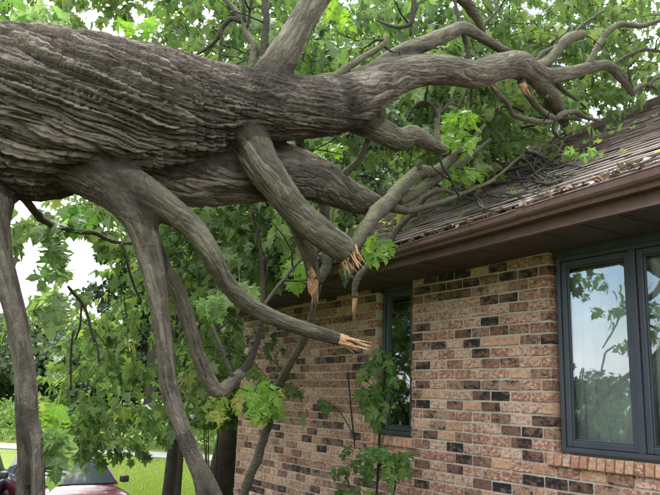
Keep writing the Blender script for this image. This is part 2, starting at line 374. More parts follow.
for y0, y1 in ((YN, 2.096), (3.401, 4.944), (5.474, YC-.004)): wm.box(X0, X1, y0, y1, 1.165, ZT)
wm.box(X1-.01, 13.2, YC-.10, YC-.006, ZB, ZT); wm.box(13.1, 13.2, YN, YC-.1, ZB, ZT); wm.box(X1-.01, 13.2, YN, YN+.1, ZB, ZT)
# gable end above the far wall
n = len(wm.v); wm.v += [(X1, YC-.1, ZT), (13.2, YC-.1, ZT), (8.4, YC-.1, 5.4), (X1, YC-.006, ZT), (13.2, YC-.006, ZT), (8.4, YC-.006, 5.4)]
for f in ((0, 1, 2), (3, 5, 4), (0, 3, 4, 1), (1, 4, 5, 2), (2, 5, 3, 0)): wm.f.append(tuple(n+k for k in f)); wm.m.append(0)
wall = wm.build('wall', MORTAR, house)
def brick_vf(L, D, H, ch=.004, jit=.0012, r=random):
    """chamfered block centred on its front face, length along Y, front towards -X"""
    vs, idx = [], {}
    for sx in (0, 1):
        for sy in (-1, 1):
            for sz in (-1, 1):
                for ax in range(3):
                    p = [sx*D, sy*L/2, sz*H/2]; q = [1 if sx else -1, sy, sz]
                    for b in range(3):
                        if b != ax: p[b] -= q[b]*ch
                    idx[(sx, sy, sz, ax)] = len(vs); vs.append(tuple(c+r.uniform(-jit, jit) for c in p))
    F = []
    for sx in (0, 1):
        F.append([idx[(sx, a, b, 0)] for a, b in ((-1, -1), (-1, 1), (1, 1), (1, -1))])
    for sy in (-1, 1): F.append([idx[(a, sy, b, 1)] for a, b in ((0, -1), (1, -1), (1, 1), (0, 1))])
    for sz in (-1, 1): F.append([idx[(a, b, sz, 2)] for a, b in ((0, -1), (0, 1), (1, 1), (1, -1))])
    for a in (-1, 1):
        for b in (-1, 1):
            F.append([idx[(0, a, b, 0)], idx[(0, a, b, 1)], idx[(1, a, b, 1)], idx[(1, a, b, 0)]][:0] or [idx[(0, a, b, 1)], idx[(1, a, b, 1)], idx[(1, a, b, 2)], idx[(0, a, b, 2)]])
    for s in (0, 1):
        for b in (-1, 1): F.append([idx[(s, -1, b, 0)], idx[(s, 1, b, 0)], idx[(s, 1, b, 2)], idx[(s, -1, b, 2)]])
        for a in (-1, 1): F.append([idx[(s, a, -1, 0)], idx[(s, a, 1, 0)], idx[(s, a, 1, 1)], idx[(s, a, -1, 1)]])
    for k in [(s, a, b) for s in (0, 1) for a in (-1, 1) for b in (-1, 1)]: F.append([idx[(*k, 0)], idx[(*k, 1)], idx[(*k, 2)]])
    return vs, F
def fix_normals(me):
    import bmesh
    b = bmesh.new(); b.from_mesh(me); bmesh.ops.recalc_face_normals(b, faces=b.faces); b.to_mesh(me); b.free()
BL, BH = PI_-.012, CO-.0125
def clsr(k, y):
    u = random.random()
    u -= .05*math.sin(k*1.7+y*2.1)
    return 1 if u < .21 else 2 if u < .40 else 3 if u < .46 else 0
bricks = []
for k in range(-2, 50):
    zc = 2.6363-k*CO
    if zc+BH/2 > ZT or zc-BH/2 < ZB: continue
    off = 3.59+(0 if k % 2 == 0 else PI_/2)
    spans = [(YN, YC)] if zc < 1.165 else [(YN, 2.10), (3.397, 4.948), (5.47, YC)]
    if 1.18 < zc < 1.28: spans = [(YN, 2.02), (3.44, 4.90), (5.52, YC)]
    for (a0, a1) in spans:
        j = math.floor((a0-off)/PI_)
        while off+j*PI_ < a1:
            b0, b1 = max(a0, off+j*PI_+.006), min(a1, off+(j+1)*PI_-.006); j += 1
            if abs(b0-a0) < 1e-9 and b1-b0 < .03: continue
            if b1-b0 > .025: bricks.append(((b0+b1)/2, zc, b1-b0, clsr(k, b0)))
def vis(y, z, x=WX):
    u, v, d = proj(np.array([x, y, z])); return -15 < u < 675 and -15 < v < 510 and d > 0
inview = sorted([b for b in bricks if vis(b[0], b[1])], key=lambda b: (b[0]**2+WX**2)-.12*b[2])
solo = set(id(b) for b in inview[:262])
BMESH = {}
def brick_obj(parent, loc, L, H, c, D=.09, rot=0):
    key = (c, random.randrange(4))
    if key not in BMESH:
        v, f = brick_vf(BL, .09, BH, .0055, .0026); me = bpy.data.meshes.new('brick'); me.from_pydata(v, [], f); me.update(); fix_normals(me); me.materials.append(BM[c]); BMESH[key] = me
    o = bpy.data.objects.new('brick', BMESH[key]); COL.objects.link(o); o.parent = parent; o.location = loc
    o.scale = (D/.09, L/BL, H/BH); o.rotation_euler = (random.gauss(0, .004), rot, random.gauss(0, .004)); return o
VV, FF, MI = [], [], []
for b in bricks:
    y, z, L, c = b; xo = WX+random.gauss(0, .002)
    if id(b) in solo: brick_obj(wall, (xo, y, z+random.gauss(0, .0008)), L, BH*random.uniform(.97, 1.02), c)
    else:
        if y < 1.4: continue
        v, f = brick_vf(L, .09, BH, .0055, .0026); n = len(VV); VV += [(p[0]+xo, p[1]+y, p[2]+z) for p in v]; FF += [[n+q for q in g] for g in f]; MI += [c]*len(f)
me = bpy.data.meshes.new('bricks'); me.from_pydata(VV, [], FF); me.update(); fix_normals(me)
o = link('bricks', me, BM, wall); me.polygons.foreach_set('material_index', MI); tag(o, kind='stuff')
# window sills of rowlock bricks on edge
for (y0, y1) in ((2.02, 3.44), (4.90, 5.52)):
    sb = MB(); sb.box(WX+.0, WX+.1, y0, y1, 1.186, 1.262); sill = sb.build('window_sill', MORTAR, house)
    n = round((y1-y0)/.0672)
    for q in range(n):
        yy = y0+(q+.5)*(y1-y0)/n
        o = brick_obj(sill, (WX-.028+random.gauss(0, .002), yy, 1.2275+random.gauss(0, .001)), (y1-y0)/n-.010, .084, random.choice([3, 3, 0, 3, 3]), .115, math.radians(7))
# ---- soffit, fascia, gutter
SOFF = noisy('brown_soffit', (.055, .042, .036), (.085, .068, .058), 8, .6, .15, 50)
def weathered(name, c1, c2, dirt):
    m = mat(name, c1, .45, spec=.45); t = NT(m); p = t.pos()
    c = t.ramp(t.noise(2.5, 5, .6, p), ((.3, c1), (.7, c2))); st = t.ramp(t.noise(7, 5, .7, t.pos((.3, 4.5, .35))), ((.52, (0, 0, 0)), (.70, (1, 1, 1))))
    c = t.mix(t.math('MULTIPLY', st, .55), c, dirt); c = t.mix(t.math('MULTIPLY', t.ramp(t.noise(55, 5, .75, p), ((.62, (0, 0, 0)), (.7, (1, 1, 1)))), .5), c, tuple(x*2.2 for x in c2))
    t.col(c); t.rgh(t.ramp(t.noise(9, 4, .6, p), ((.3, (.32, .32, .32)), (.7, (.7, .7, .7))))); t.bump(t.noise(3.5, 3, .5, t.pos((.4, 1, .4))), .35, .02); return m
GUT = weathered('brown_gutter', (.095, .055, .045), (.15, .09, .074), (.045, .034, .028))
FASC = weathered('brown_fascia', (.09, .055, .045), (.135, .083, .068), (.04, .03, .026))
YE = 8.5
sb = MB(); sb.quad((3.5, YN, soff_z(YN)+.02), (4.3, YN, soff_z(YN)+.02), (4.3, YE, soff_z(YE)+.02), (3.5, YE, soff_z(YE)+.02)); soff = sb.build('soffit', SOFF, house)
y = YE
while y > .6:
    y0 = y-.298; pb = MB(); dz = random.gauss(0, .002)
    pts = []
    for (yy, tw) in ((y0, random.gauss(0, .0015)), (y-.004, random.gauss(0, .0015))):
        z = soff_z(yy)+dz+tw
        pts.append([(3.515, yy, z), (4.06, yy, z), (4.06, yy, z+.010), (3.515, yy, z+.010)])
    zr = soff_z(y)+dz     # raised lip along one edge of each panel
    pb.loft(pts); pb.loft([[(3.515, yy, zr-.004), (4.06, yy, zr-.004), (4.06, yy, zr+.002), (3.515, yy, zr+.002)] for yy in (y-.03, y-.012)])
    pb.build('soffit_panel', SOFF, soff); y -= .302
NY = 40; yy = np.linspace(YN, YE+.02, NY)
GT = np.interp(yy, [YN, 2.06, 2.73, 3.4, 4.5, 6, 7.5, 8.8], [2.94, 2.880, 2.850, 2.818, 2.775, 2.735, 2.712, 2.70])
GB = np.interp(yy, [YN, 2.1, 2.7, 3.5, 4.8, 6.4, 8.8], [2.74, 2.698, 2.692, 2.676, 2.657, 2.628, 2.60])
fb = MB(); fb.loft([[(3.496, y, b-.004), (3.512, y, b-.004), (3.512, y, g+.0), (3.496, y, g+.0)] for y, g, b in zip(yy, GT, GB)])
fb.loft([[(3.480, y, b-.012), (3.52, y, b-.012), (3.52, y, b-.004), (3.488, y, b+.012)] for y, g, b in zip(yy, GT, GB)])
fb.build('fascia', FASC, house)
gb = MB(); rings = []
for y, g, b in zip(yy, GT, GB):
    z0 = b+.40*(g-b); h = g-z0; w = .006*math.sin(y*2.2)+.005*math.sin(y*5.1)+.012*math.exp(-((y-4.7)/.18)**2); g = g-.012*math.exp(-((y-4.75)/.22)**2)
    prof = [(3.392, g-.004), (3.392, g), (3.376, g+.001), (3.372, g-.10*h), (3.378, g-.16*h), (3.380, g-.52*h), (3.390, g-.66*h), (3.412, g-.78*h), (3.420, z0), (3.494, z0), (3.494, g-.005), (3.490, g-.005), (3.490, z0+.004), (3.424, z0+.004), (3.416, g-.76*h), (3.394, g-.64*h), (3.384, g-.5*h), (3.382, g-.16*h), (3.384, g-.02)]
    rings.append([(x-w, y, z) for x, z in prof])
gb.loft(rings)
for yj in (3.05, 6.2):                            # joint sleeves
    k_ = int(np.argmin(np.abs(yy-yj))); gb.loft([[(x+(-.004 if x < 3.45 else 0), yj+dy, z+(.003 if z > GT[k_]-.02 else -.003)) for x, _, z in rings[k_][:10]]+[(3.49, yj+dy, GT[k_]-.03)] for dy in (-.035, .035)])
gb.build('gutter', GUT, house, smooth=False)
# ---- roof
ROOFB = noisy('roof_deck', (.05, .045, .042), (.08, .07, .065), 10)
def shingle_mat():
    m = mat('weathered_shingle', (.12, .1, .09), .93, spec=.2); t = NT(m); p = t.pos()
    r = t.math('FRACT', t.math('ADD', t.new('ShaderNodeNewGeometry').outputs['Random Per Island'], t.math('MULTIPLY', t.new('ShaderNodeObjectInfo').outputs['Random'], 5.7)))
    c = t.ramp(r, ((0, (.11, .083, .078)), (.4, (.18, .142, .132)), (.75, (.25, .205, .19)), (1, (.33, .285, .265))))
    c = t.mix(.55, c, t.ramp(t.noise(14, 6, .7, p), ((.3, (.09, .067, .062)), (.7, (.33, .285, .265))))); 
    c = t.mix(t.math('MULTIPLY', t.ramp(t.noise(2.1, 5, .6, p), ((.55, (0, 0, 0)), (.72, (1, 1, 1)))), .35), c, (.17, .18, .12))
    t.col(c); t.bump(t.noise(160, 4, .7, p), .6, .004); return m
SHING = shingle_mat(); SLP = math.atan(.58); cs, sn = math.cos(SLP), math.sin(SLP); RX = 8.4
def rp(s, y, h): return (3.43+s*cs-h*sn, y, float(ze(y))+s*sn-.012+h*cs)   # s along the slope from the eave, h above the deck
SL = (RX-3.43)/cs
rb = MB()
yr = np.linspace(YN, YE+.05, 6)
rb.loft([[rp(0, y, -.03), rp(0, y, 0), rp(SL, y, 0), (RX+SL*cs, y, float(ze(y))-.012), (RX+SL*cs, y, float(ze(y))-.05), rp(SL, y, -.04)] for y in yr])
roof = rb.build('roof', ROOFB, house)
shs = []; EX = .143; c = 0; s = -.015
while s < SL-.02:
    y = YN+random.uniform(0, .2)
    while y < YE+.04:
        w = random.choice([.16, .2, .26, .31, .34]); shs.append((s+random.gauss(0, .004), y, min(w, YE+.06-y), random.uniform(.007, .014))); y += w
    s += EX
def sh_verts(s, y, w, th, gap=.003, up=.0):
    L = .17; y1 = y+w-gap
    a = [rp(s, y, .016+up), rp(s, y1, .016+up), rp(s+L, y1, .004+up), rp(s+L, y, .004+up)]
    b = [rp(s, y, .016+th+up), rp(s, y1, .016+th+up), rp(s+L, y1, .004+th*.6+up), rp(s+L, y, .004+th*.6+up)]
    return a+b
SF = [(0, 1, 2, 3), (4, 7, 6, 5), (0, 4, 5, 1), (1, 5, 6, 2), (2, 6, 7, 3), (3, 7, 4, 0)]
def shvis(q):
    p = np.array(rp(q[0], q[1]+q[2]/2, .02)); u, v, d = proj(p); return 0 < d and -30 < u < 690 and -10 < v < 500
ins = sorted([q for q in shs if shvis(q)], key=lambda q: q[0]**2*3+q[1]**2)[:290]; inset = set(map(id, ins)); VV, FF = [], []
for q in shs:
    v = sh_verts(q[0], q[1], q[2], q[3], .004, random.choice([0, 0, 0, .004]))
    if id(q) in inset:
        me = bpy.data.meshes.new('shingle'); me.from_pydata(v, [], SF); me.update(); link('shingle', me, SHING, roof)
    else: n = len(VV); VV += v; FF += [tuple(n+k for k in f) for f in SF]
me = bpy.data.meshes.new('shingles'); me.from_pydata(VV, [], FF); me.update(); tag(link('shingles', me, SHING, roof), kind='stuff')
rc = MB(); rc.loft([[(RX-.14, y, float(roof_z(RX, y))-.055), (RX, y, float(roof_z(RX, y))+.03), (RX+.14, y, float(roof_z(RX, y))-.055), (RX, y, float(roof_z(RX, y))-.03)] for y in (YN, YE+.06)])
rc.build('ridge_cap', SHING, roof)
bb = MB(); bb.loft([[(3.46+q*cs, yq, float(ze(YE))-.03+q*sn-.16) for q, yq in ((0, YE+.03), (SL, YE+.03), (SL, YE+.055), (0, YE+.055))], [(3.46+q*cs, yq, float(ze(YE))-.03+q*sn) for q, yq in ((0, YE+.03), (SL, YE+.03), (SL, YE+.055), (0, YE+.055))]]); bb.build('barge_board', FASC, house)
# ---- windows
FRAME = noisy('slate_blue_frame', (.034, .043, .060), (.050, .060, .080), 5, .4, .05, 30, spec=.5)
gm = bpy.data.materials.new('window_glass'); gm.use_nodes = True; t = NT(gm); t.n.remove(t.b)
gl = t.new('ShaderNodeBsdfGlossy', Roughness=.012); gl.inputs['Color'].default_value = (.95, .97, 1, 1); tp_ = t.new('ShaderNodeBsdfTransparent'); tp_.inputs['Color'].default_value = (.84, .88, .88, 1)
fn = t.new('ShaderNodeFresnel', IOR=1.5); ms = t.new('ShaderNodeMixShader')
bp = t.new('ShaderNodeBump', Strength=.06, Distance=.02); t.l.new(t.noise(2.2, 2, .5, t.pos()), bp.inputs['Height']); t.l.new(bp.outputs[0], gl.inputs['Normal'])
t.l.new(t.math('MINIMUM', t.math('MULTIPLY', fn.outputs[0], 3.2), .9), ms.inputs[0]); t.l.new(tp_.outputs[0], ms.inputs[1]); t.l.new(gl.outputs[0], ms.inputs[2]); t.l.new(ms.outputs[0], t.n['Material Output'].inputs[0])
GLASS = gm
def ringbox(mb, x0, x1, y0, y1, z0, z1, w):
    mb.box(x0, x1, y0, y0+w, z0, z1); mb.box(x0, x1, y1-w, y1, z0, z1); mb.box(x0, x1, y0+w, y1-w, z0, z0+w); mb.box(x0, x1, y0+w, y1-w, z1-w, z1)
def window(y0, y1, z0, z1, n, label):
    fm = MB(); ringbox(fm, WX+.045, WX+.12, y0, y1, z0, z1, .032)
    w = (y1-y0)/n
    for q in range(1, n): fm.box(WX+.042, WX+.12, y0+q*w-.022, y0+q*w+.022, z0+.032, z1-.032)
    fm.box(WX+.050, WX+.118, y0-.03, y1+.03, z1+.002, z1+.075)
    fo = fm.build('window', FRAME, house, bevel=.004); fo['label'] = label
    for q in range(n):
        a, b = y0+q*w+(.034 if q == 0 else .024), y0+(q+1)*w-(.034 if q == n-1 else .024)
        sm = MB(); ringbox(sm, WX+.055, WX+.095, a, b, z0+.034, z1-.034, .044); sm.build('sash', FRAME, fo, bevel=.006)
        bd = MB(); ringbox(bd, WX+.066, WX+.088, a+.0445, b-.0445, z0+.0785, z1-.0785, .008); bd.build('glazing_bead', FRAME, fo, bevel=.003)
        pm = MB(); pm.box(WX+.076, WX+.080, a+.050, b-.050, z0+.084, z1-.084); pm.build('pane', GLASS, fo)
window(2.135, 3.362, 1.282, 2.640, 2, 'wide slate blue casement window with two panes')
window(4.962, 5.44, 1.282, 2.640, 1, 'narrow slate blue casement window beside the brick pier')
INTW = noisy('interior_plaster', (.30, .29, .27), (.34, .33, .31), 2)
im = MB(); im.box(WX+.13, 8.0, .9, 7.5, .35, 2.66)
im.f = [f[::-1] for f in im.f]; im.f.pop(5); im.m.pop(5)
# near side stays open only at the two windows
for a, b in ((.9, 2.12), (3.38, 4.95), (5.455, 7.5)): im.quad((WX+.13, a, .35), (WX+.13, b, .35), (WX+.13, b, 2.66), (WX+.13, a, 2.66))
for a, b in ((2.12, 3.38), (4.95, 5.455)): im.quad((WX+.13, a, .35), (WX+.13, b, .35), (WX+.13, b, 1.28), (WX+.13, a, 1.28))
im.build('interior_wall', INTW, house)
CURT = noisy('sheer_curtain', (.74, .74, .71), (.80, .80, .77), 4, .95)
def curtain(y0, y1, z0, z1, x, label, amp=.02, wl_=.09):
    ys_ = np.linspace(y0, y1, max(8, int((y1-y0)/.012))); zs = np.linspace(z0, z1, 14)
    Yg, Zg = np.meshgrid(ys_, zs, indexing='ij'); ph = Yg/wl_*6.28
    Xg = x+amp*np.sin(ph+.5*np.sin(Yg*9))*(.55+.45*(z1-Zg)/(z1-z0))
    Vf = np.stack([Xg, Yg, Zg], -1).reshape(-1, 3); n = len(zs); i, j = np.meshgrid(np.arange(len(ys_)-1), np.arange(n-1), indexing='ij')
    Fq = np.stack([i*n+j, (i+1)*n+j, (i+1)*n+j+1, i*n+j+1], -1).reshape(-1, 4)
    o = link('curtain', mesh_np('curtain', Vf, Fq), CURT); sm = o.modifiers.new('thick', 'SOLIDIFY'); sm.thickness = .002
    return tag(o, label, 'curtain')
curtain(2.16, 3.33, 1.05, 2.6, WX+.17, 'pale grey curtain hanging inside the wide casement window')
curtain(5.14, 5.24, 1.05, 2.6, WX+.22, 'pale strip added for the upright light line in the narrow window', .012, .05)  # added strip standing in for a reflected casement line
sg = MB(); a = [(math.cos(q*math.pi/5)*.016, math.sin(q*math.pi/5)*.016) for q in range(10)]
yo, zo = 4.962+.11, 2.30
sg.loft([[(WX+.10+dx, yo+u*k, zo+v*k) for u, v in a] for dx, k in ((-.006, .6), (-.003, 1), (.003, 1), (.006, .6))]); sg.box(WX+.0993, WX+.1007, yo-.0007, yo+.0007, zo+.015, 2.556)
tag(sg.build('suncatcher', mat('cobalt_glass', (.02, .03, .65), .15)), 'small cobalt blue disc hanging in the narrow window', 'suncatcher')
# ------------------------------------------------------------------ the fallen tree
TB = np.array([-1.15, 6.2, 0.0])
tree = empty('fallen_tree', TB, 'huge fallen maple tree with furrowed trunk lying across onto the roof', 'tree')
def pxl(L): return np.array([[*at(x, y, d), r*d/FPX] for x, y, d, r in L])
TRUNK0 = np.array([(-1.5, 6.5, -.3, .66), (-1.48, 6.35, .5, .56), (-1.38, 6.0, 1.35, .52), (-1.1, 5.4, 2.1, .50), (-.72, 4.82, 2.62, .49)])
BR = {
 'trunk': np.vstack([TRUNK0, pxl([(-150, 124, 3.75, 96), (-70, 115, 3.62, 92), (0, 112, 3.6, 87), (60, 112, 3.6, 80), (120, 113, 3.65, 69), (180, 112, 3.75, 55), (225, 108, 3.85, 41), (262, 107, 3.92, 34), (300, 107, 4.02, 30), (325, 107, 4.12, 28)])]),
 'A': pxl([(300, 107, 4.02, 28), (330, 107, 4.15, 28), (352, 101, 4.25, 26), (375, 86, 4.4, 21), (405, 73, 4.6, 16.5), (440, 70, 4.85, 14.5), (475, 74, 5.1, 14), (500, 66, 5.3, 13), (518, 66, 5.5, 13.5), (531, 72, 5.6, 11.5), (545, 76, 5.75, 9), (570, 73, 6.0, 7), (592, 67, 6.2, 5.8), (608, 66, 6.35, 5), (620, 77, 6.45, 4.5), (634, 95, 6.55, 3.2)]),
 'B': pxl([(110, 138, 3.75, 48), (160, 156, 3.8, 44), (205, 170, 3.88, 34), (250, 172, 4.0, 28), (285, 172, 4.15, 25), (315, 180, 4.35, 21), (345, 195, 4.6, 16), (365, 201, 4.8, 12), (380, 204, 4.95, 7)]),
 'C': pxl([(228, 118, 3.84, 26), (250, 142, 3.8, 20), (262, 165, 3.78, 17.5), (280, 192, 3.8, 15.5), (300, 215, 3.85, 14.5), (322, 233, 3.9, 14), (340, 246, 3.95, 13.2), (348, 253, 4, 11.5)]),
 'C2': pxl([(275, 186, 3.92, 10), (290, 210, 4.0, 9), (303, 238, 4.1, 8.3), (311, 262, 4.15, 7.6), (314, 283, 4.2, 6.6)]),
 'D': pxl([(250, 108, 3.9, 26), (263, 90, 3.9, 23), (275, 70, 3.95, 17.5), (287, 48, 4.0, 15), (300, 25, 4.1, 13.5), (314, 2, 4.2, 12.5), (332, -28, 4.3, 12), (352, -75, 4.5, 9), (372, -130, 4.8, 5)]),
 'G': pxl([(340, 108, 4.3, 20), (366, 123, 4.35, 15), (385, 134, 4.4, 12.5), (400, 140, 4.5, 11.5), (412, 135, 4.55, 9.5), (422, 139, 4.6, 8.5), (438, 147, 4.7, 5.5), (447, 150, 4.75, 3.5)]),
 'A2': pxl([(345, 98, 4.3, 15), (375, 72, 4.5, 11), (400, 54, 4.7, 9.5), (425, 43, 4.9, 8.5), (450, 33, 5.1, 7.5), (463, 28, 5.2, 6.5), (480, 36, 5.35, 5), (495, 45, 5.5, 4.8), (508, 53, 5.6, 4.2)]),
 'M': pxl([(55, 140, 3.6, 42), (92, 170, 3.52, 29), (120, 192, 3.48, 22), (141, 222, 3.44, 15.5), (151, 258, 3.42, 12), (157, 290, 3.4, 9.8), (163, 330, 3.4, 9.0), (167, 362, 3.4, 8.6), (171, 392, 3.4, 9), (183, 430, 3.4, 8), (198, 465, 3.4, 7.2), (213, 492, 3.4, 6.8), (235, 545, 3.4, 6.5), (262, 630, 3.4, 6), (285, 728, 3.4, 5.5)]),
 'M1': pxl([(183, 432, 3.4, 6), (192, 458, 3.4, 6), (200, 485, 3.38, 5.6), (206, 540, 3.36, 5.3), (210, 620, 3.34, 5), (214, 735, 3.33, 4.5)]),
 'M2': pxl([(144, 232, 3.46, 11), (162, 266, 3.55, 9), (178, 292, 3.6, 8), (189, 325, 3.65, 7.2), (197, 352, 3.7, 7), (207, 376, 3.75, 7.2), (219, 391, 3.8, 7.6), (232, 382, 3.9, 6), (243, 371, 4.0, 5)]),
 'M3': pxl([(85, 165, 3.55, 28), (130, 186, 3.46, 20), (165, 207, 3.45, 15), (192, 227, 3.5, 11.8), (207, 248, 3.5, 10.6), (225, 280, 3.6, 9.2), (245, 302, 3.7, 8.6), (275, 318, 3.8, 8.2), (305, 329, 3.9, 7.6), (330, 336, 4.0, 6.8), (343, 341, 4.05, 6)]),
 'L': pxl([(-22, 160, 3.55, 48), (-16, 190, 3.45, 30), (-9, 222, 3.38, 17), (0, 258, 3.33, 12), (8, 290, 3.3, 10.8), (17, 325, 3.3, 10.3), (24, 370, 3.3, 10), (27, 408, 3.3, 10.5), (26, 450, 3.3, 8.3), (24, 495, 3.3, 7.6), (20, 590, 3.3, 7.2), (12, 740, 3.3, 6.5)]),
 'L1': pxl([(28, 412, 3.3, 7), (36, 438, 3.27, 6.8), (38, 470, 3.25, 6.8), (38, 520, 3.24, 6.5), (36, 600, 3.22, 6), (40, 745, 3.2, 5.5)]),
}
SP = {}; names = list(BR)
for k, P in BR.items():
    R = catmull(P, .05); C_ = R[:, :3]; r = R[:, 3]; L = np.concatenate([[0], np.cumsum(np.linalg.norm(np.diff(C_, axis=0), axis=1))])
    w = np.stack([vnoise(C_*4.1+q*9)-.5 for q in range(3)], 1)*np.minimum(r*.22, .02)[:, None]*np.clip(L/.5, 0, 1)[:, None]
    r = r*(1+.10*(vnoise(np.stack([L*5, L*0, L*0+len(k)*3.3], 1))-.5))
    SP[k] = (C_+w, r, L)
bag = Bag()
for k in names: bag.tube(SP[k][0], SP[k][1], 28)
tmp = bpy.data.objects.new('tmp', bag.mesh('tmp')); COL.objects.link(tmp)
rm = tmp.modifiers.new('r', 'REMESH'); rm.mode = 'VOXEL'; rm.voxel_size = .026
def evalmesh(o):
    dg = bpy.context.evaluated_depsgraph_get(); e = o.evaluated_get(dg); m = e.to_mesh()
    V = np.empty(len(m.vertices)*3, np.float32); m.vertices.foreach_get('co', V); V = V.reshape(-1, 3)
    lv = np.empty(len(m.loops), np.int32); m.loops.foreach_get('vertex_index', lv)
    ed = np.empty(len(m.edges)*2, np.int32); m.edges.foreach_get('vertices', ed); ed = ed.reshape(-1, 2)
    tot = np.empty(len(m.polygons), np.int32); m.polygons.foreach_get('loop_total', tot)
    assert (tot == 4).all(), 'quads expected'
    e.to_mesh_clear(); return V.astype(float), lv.reshape(-1, 4), ed
V, F, E_ = evalmesh(tmp)
def smooth(V, E_, it, lam=.5):
    n = len(V); deg = np.bincount(E_.ravel(), minlength=n)[:, None]
    for _ in range(it):
        A = np.zeros_like(V)
        for c in range(3): A[:, c] = np.bincount(E_[:, 0], V[E_[:, 1], c], n)+np.bincount(E_[:, 1], V[E_[:, 0], c], n)
        V = V+lam*(A/deg-V)
    return V
V = smooth(V, E_, 4)
bpy.data.objects.remove(tmp)
tmp = bpy.data.objects.new('tmp', mesh_np('tmp', V, F)); COL.objects.link(tmp); sb = tmp.modifiers.new('s', 'SUBSURF'); sb.levels = 2; sb.render_levels = 2
V, F, E_ = evalmesh(tmp); bpy.data.objects.remove(tmp)
# signed distance of every vertex to every branch axis
sd = np.full((len(V), len(names)), 9., np.float32); near = np.zeros((len(V), len(names)), np.int32); TH = np.zeros(sd.shape, np.float32); SS = TH.copy()
for b, k in enumerate(names):
    C_, r, L = SP[k]; lo, hi = C_.min(0)-r.max()-.12, C_.max(0)+r.max()+.12
    ix = np.where(((V > lo) & (V < hi)).all(1))[0]
    FT, FN, FB = (a_.astype(np.float32) for a_ in frames(C_))
    for q in range(0, len(ix), 20000):
        ii = ix[q:q+20000]; d = np.sqrt(((V[ii, None].astype(np.float32)-C_[None].astype(np.float32))**2).sum(-1))-r[None].astype(np.float32)
        near[ii, b] = nb = d.argmin(1); T_ = frames(C_)[0][nb]; rel = V[ii]-C_[nb]; al = (rel*T_).sum(1); pd = np.linalg.norm(rel-al[:, None]*T_, axis=1)
        Dc = d+r[None].astype(np.float32); Dc = Dc*Dc; sg2 = np.clip((.6*r[nb])**2, .003, .03).astype(np.float32)[:, None]; wg = np.exp(-(Dc-Dc.min(1)[:, None])/sg2); wg /= wg.sum(1)[:, None]
        ra = V[ii]-wg @ C_; ta = wg @ FT; ta /= np.linalg.norm(ta, axis=1)[:, None]; TH[ii, b] = np.arctan2((ra*(wg @ FB)).sum(1), (ra*(wg @ FN)).sum(1)); SS[ii, b] = wg @ L+(ra*ta).sum(1)
        j2 = np.clip(nb+np.sign(al).astype(int), 0, len(r)-1); f_ = np.clip(np.abs(al)/.05, 0, 1); rl = r[nb]*(1-f_)+r[j2]*f_
        end = (nb == len(r)-1) & (al > 0); start = (nb == 0) & (al < 0)
        sd[ii, b] = np.where(start & (k != 'trunk'), d.min(1)+2.5*np.abs(al), np.where(end, np.maximum(d.min(1), pd-rl), pd-rl))
ss = np.sort(sd, 1)
def vnormals(V, F):
    fn = np.cross(V[F[:, 2]]-V[F[:, 0]], V[F[:, 3]]-V[F[:, 1]]); N = np.zeros_like(V)
    for c in range(4):
        for a in range(3): N[:, a] += np.bincount(F[:, c], fn[:, a], len(V))
    return N/(np.linalg.norm(N, axis=1)[:, None]+1e-12)
KS = .008; smin = ss[:, 0]-KS*np.log(np.exp(-(ss-ss[:, :1])/KS).sum(1)); V = V-vnormals(V, F)*np.clip(smin, -.03, .03)[:, None]; V = smooth(V, E_, 2, .4)
owner = sd.argmin(1)
def vor(u, v, N, seed):
    iu, iv = np.floor(u), np.floor(v); F1 = np.full(len(u), 9.); F2 = F1.copy(); cell = np.zeros(len(u)); dx = np.zeros(len(u)); dy = dx.copy()
    for a in (-1, 0, 1):
        for b in (-2, -1, 0, 1, 2):
            cu = iu+a; w = np.mod(cu, N); of = hsh(w, 3.7, seed); cv = np.floor(v+of)+b
            ju = cu+.5+.85*(hsh(w, cv, seed)-.5); jv = cv-of+.5+.95*(hsh(w, cv, seed+5.3)-.5)
            d = np.hypot(u-ju, .55*(v-jv)); new = d < F1
            F2 = np.where(new, F1, np.minimum(F2, d)); dx = np.where(new, u-ju, dx); dy = np.where(new, v-jv, dy); cell = np.where(new, hsh(w, cv, seed+9.1), cell); F1 = np.where(new, d, F1)
    return F1, F2, cell, dx, dy
disp = np.zeros(len(V)); wsum = np.zeros(len(V)); plate = np.zeros(len(V)); young = np.zeros(len(V)); buv = np.zeros((len(V), 3))
BIG = {'trunk': (50, .22, -.40), 'A': (20, .16, -.25), 'B': (20, .17, -.25), 'C': (15, .13, .15), 'M': (18, .14, .3), 'M3': (16, .13, .3), 'L': (16, .14, .2), 'D': (16, .13, .1), 'G': (14, .12, .2)}
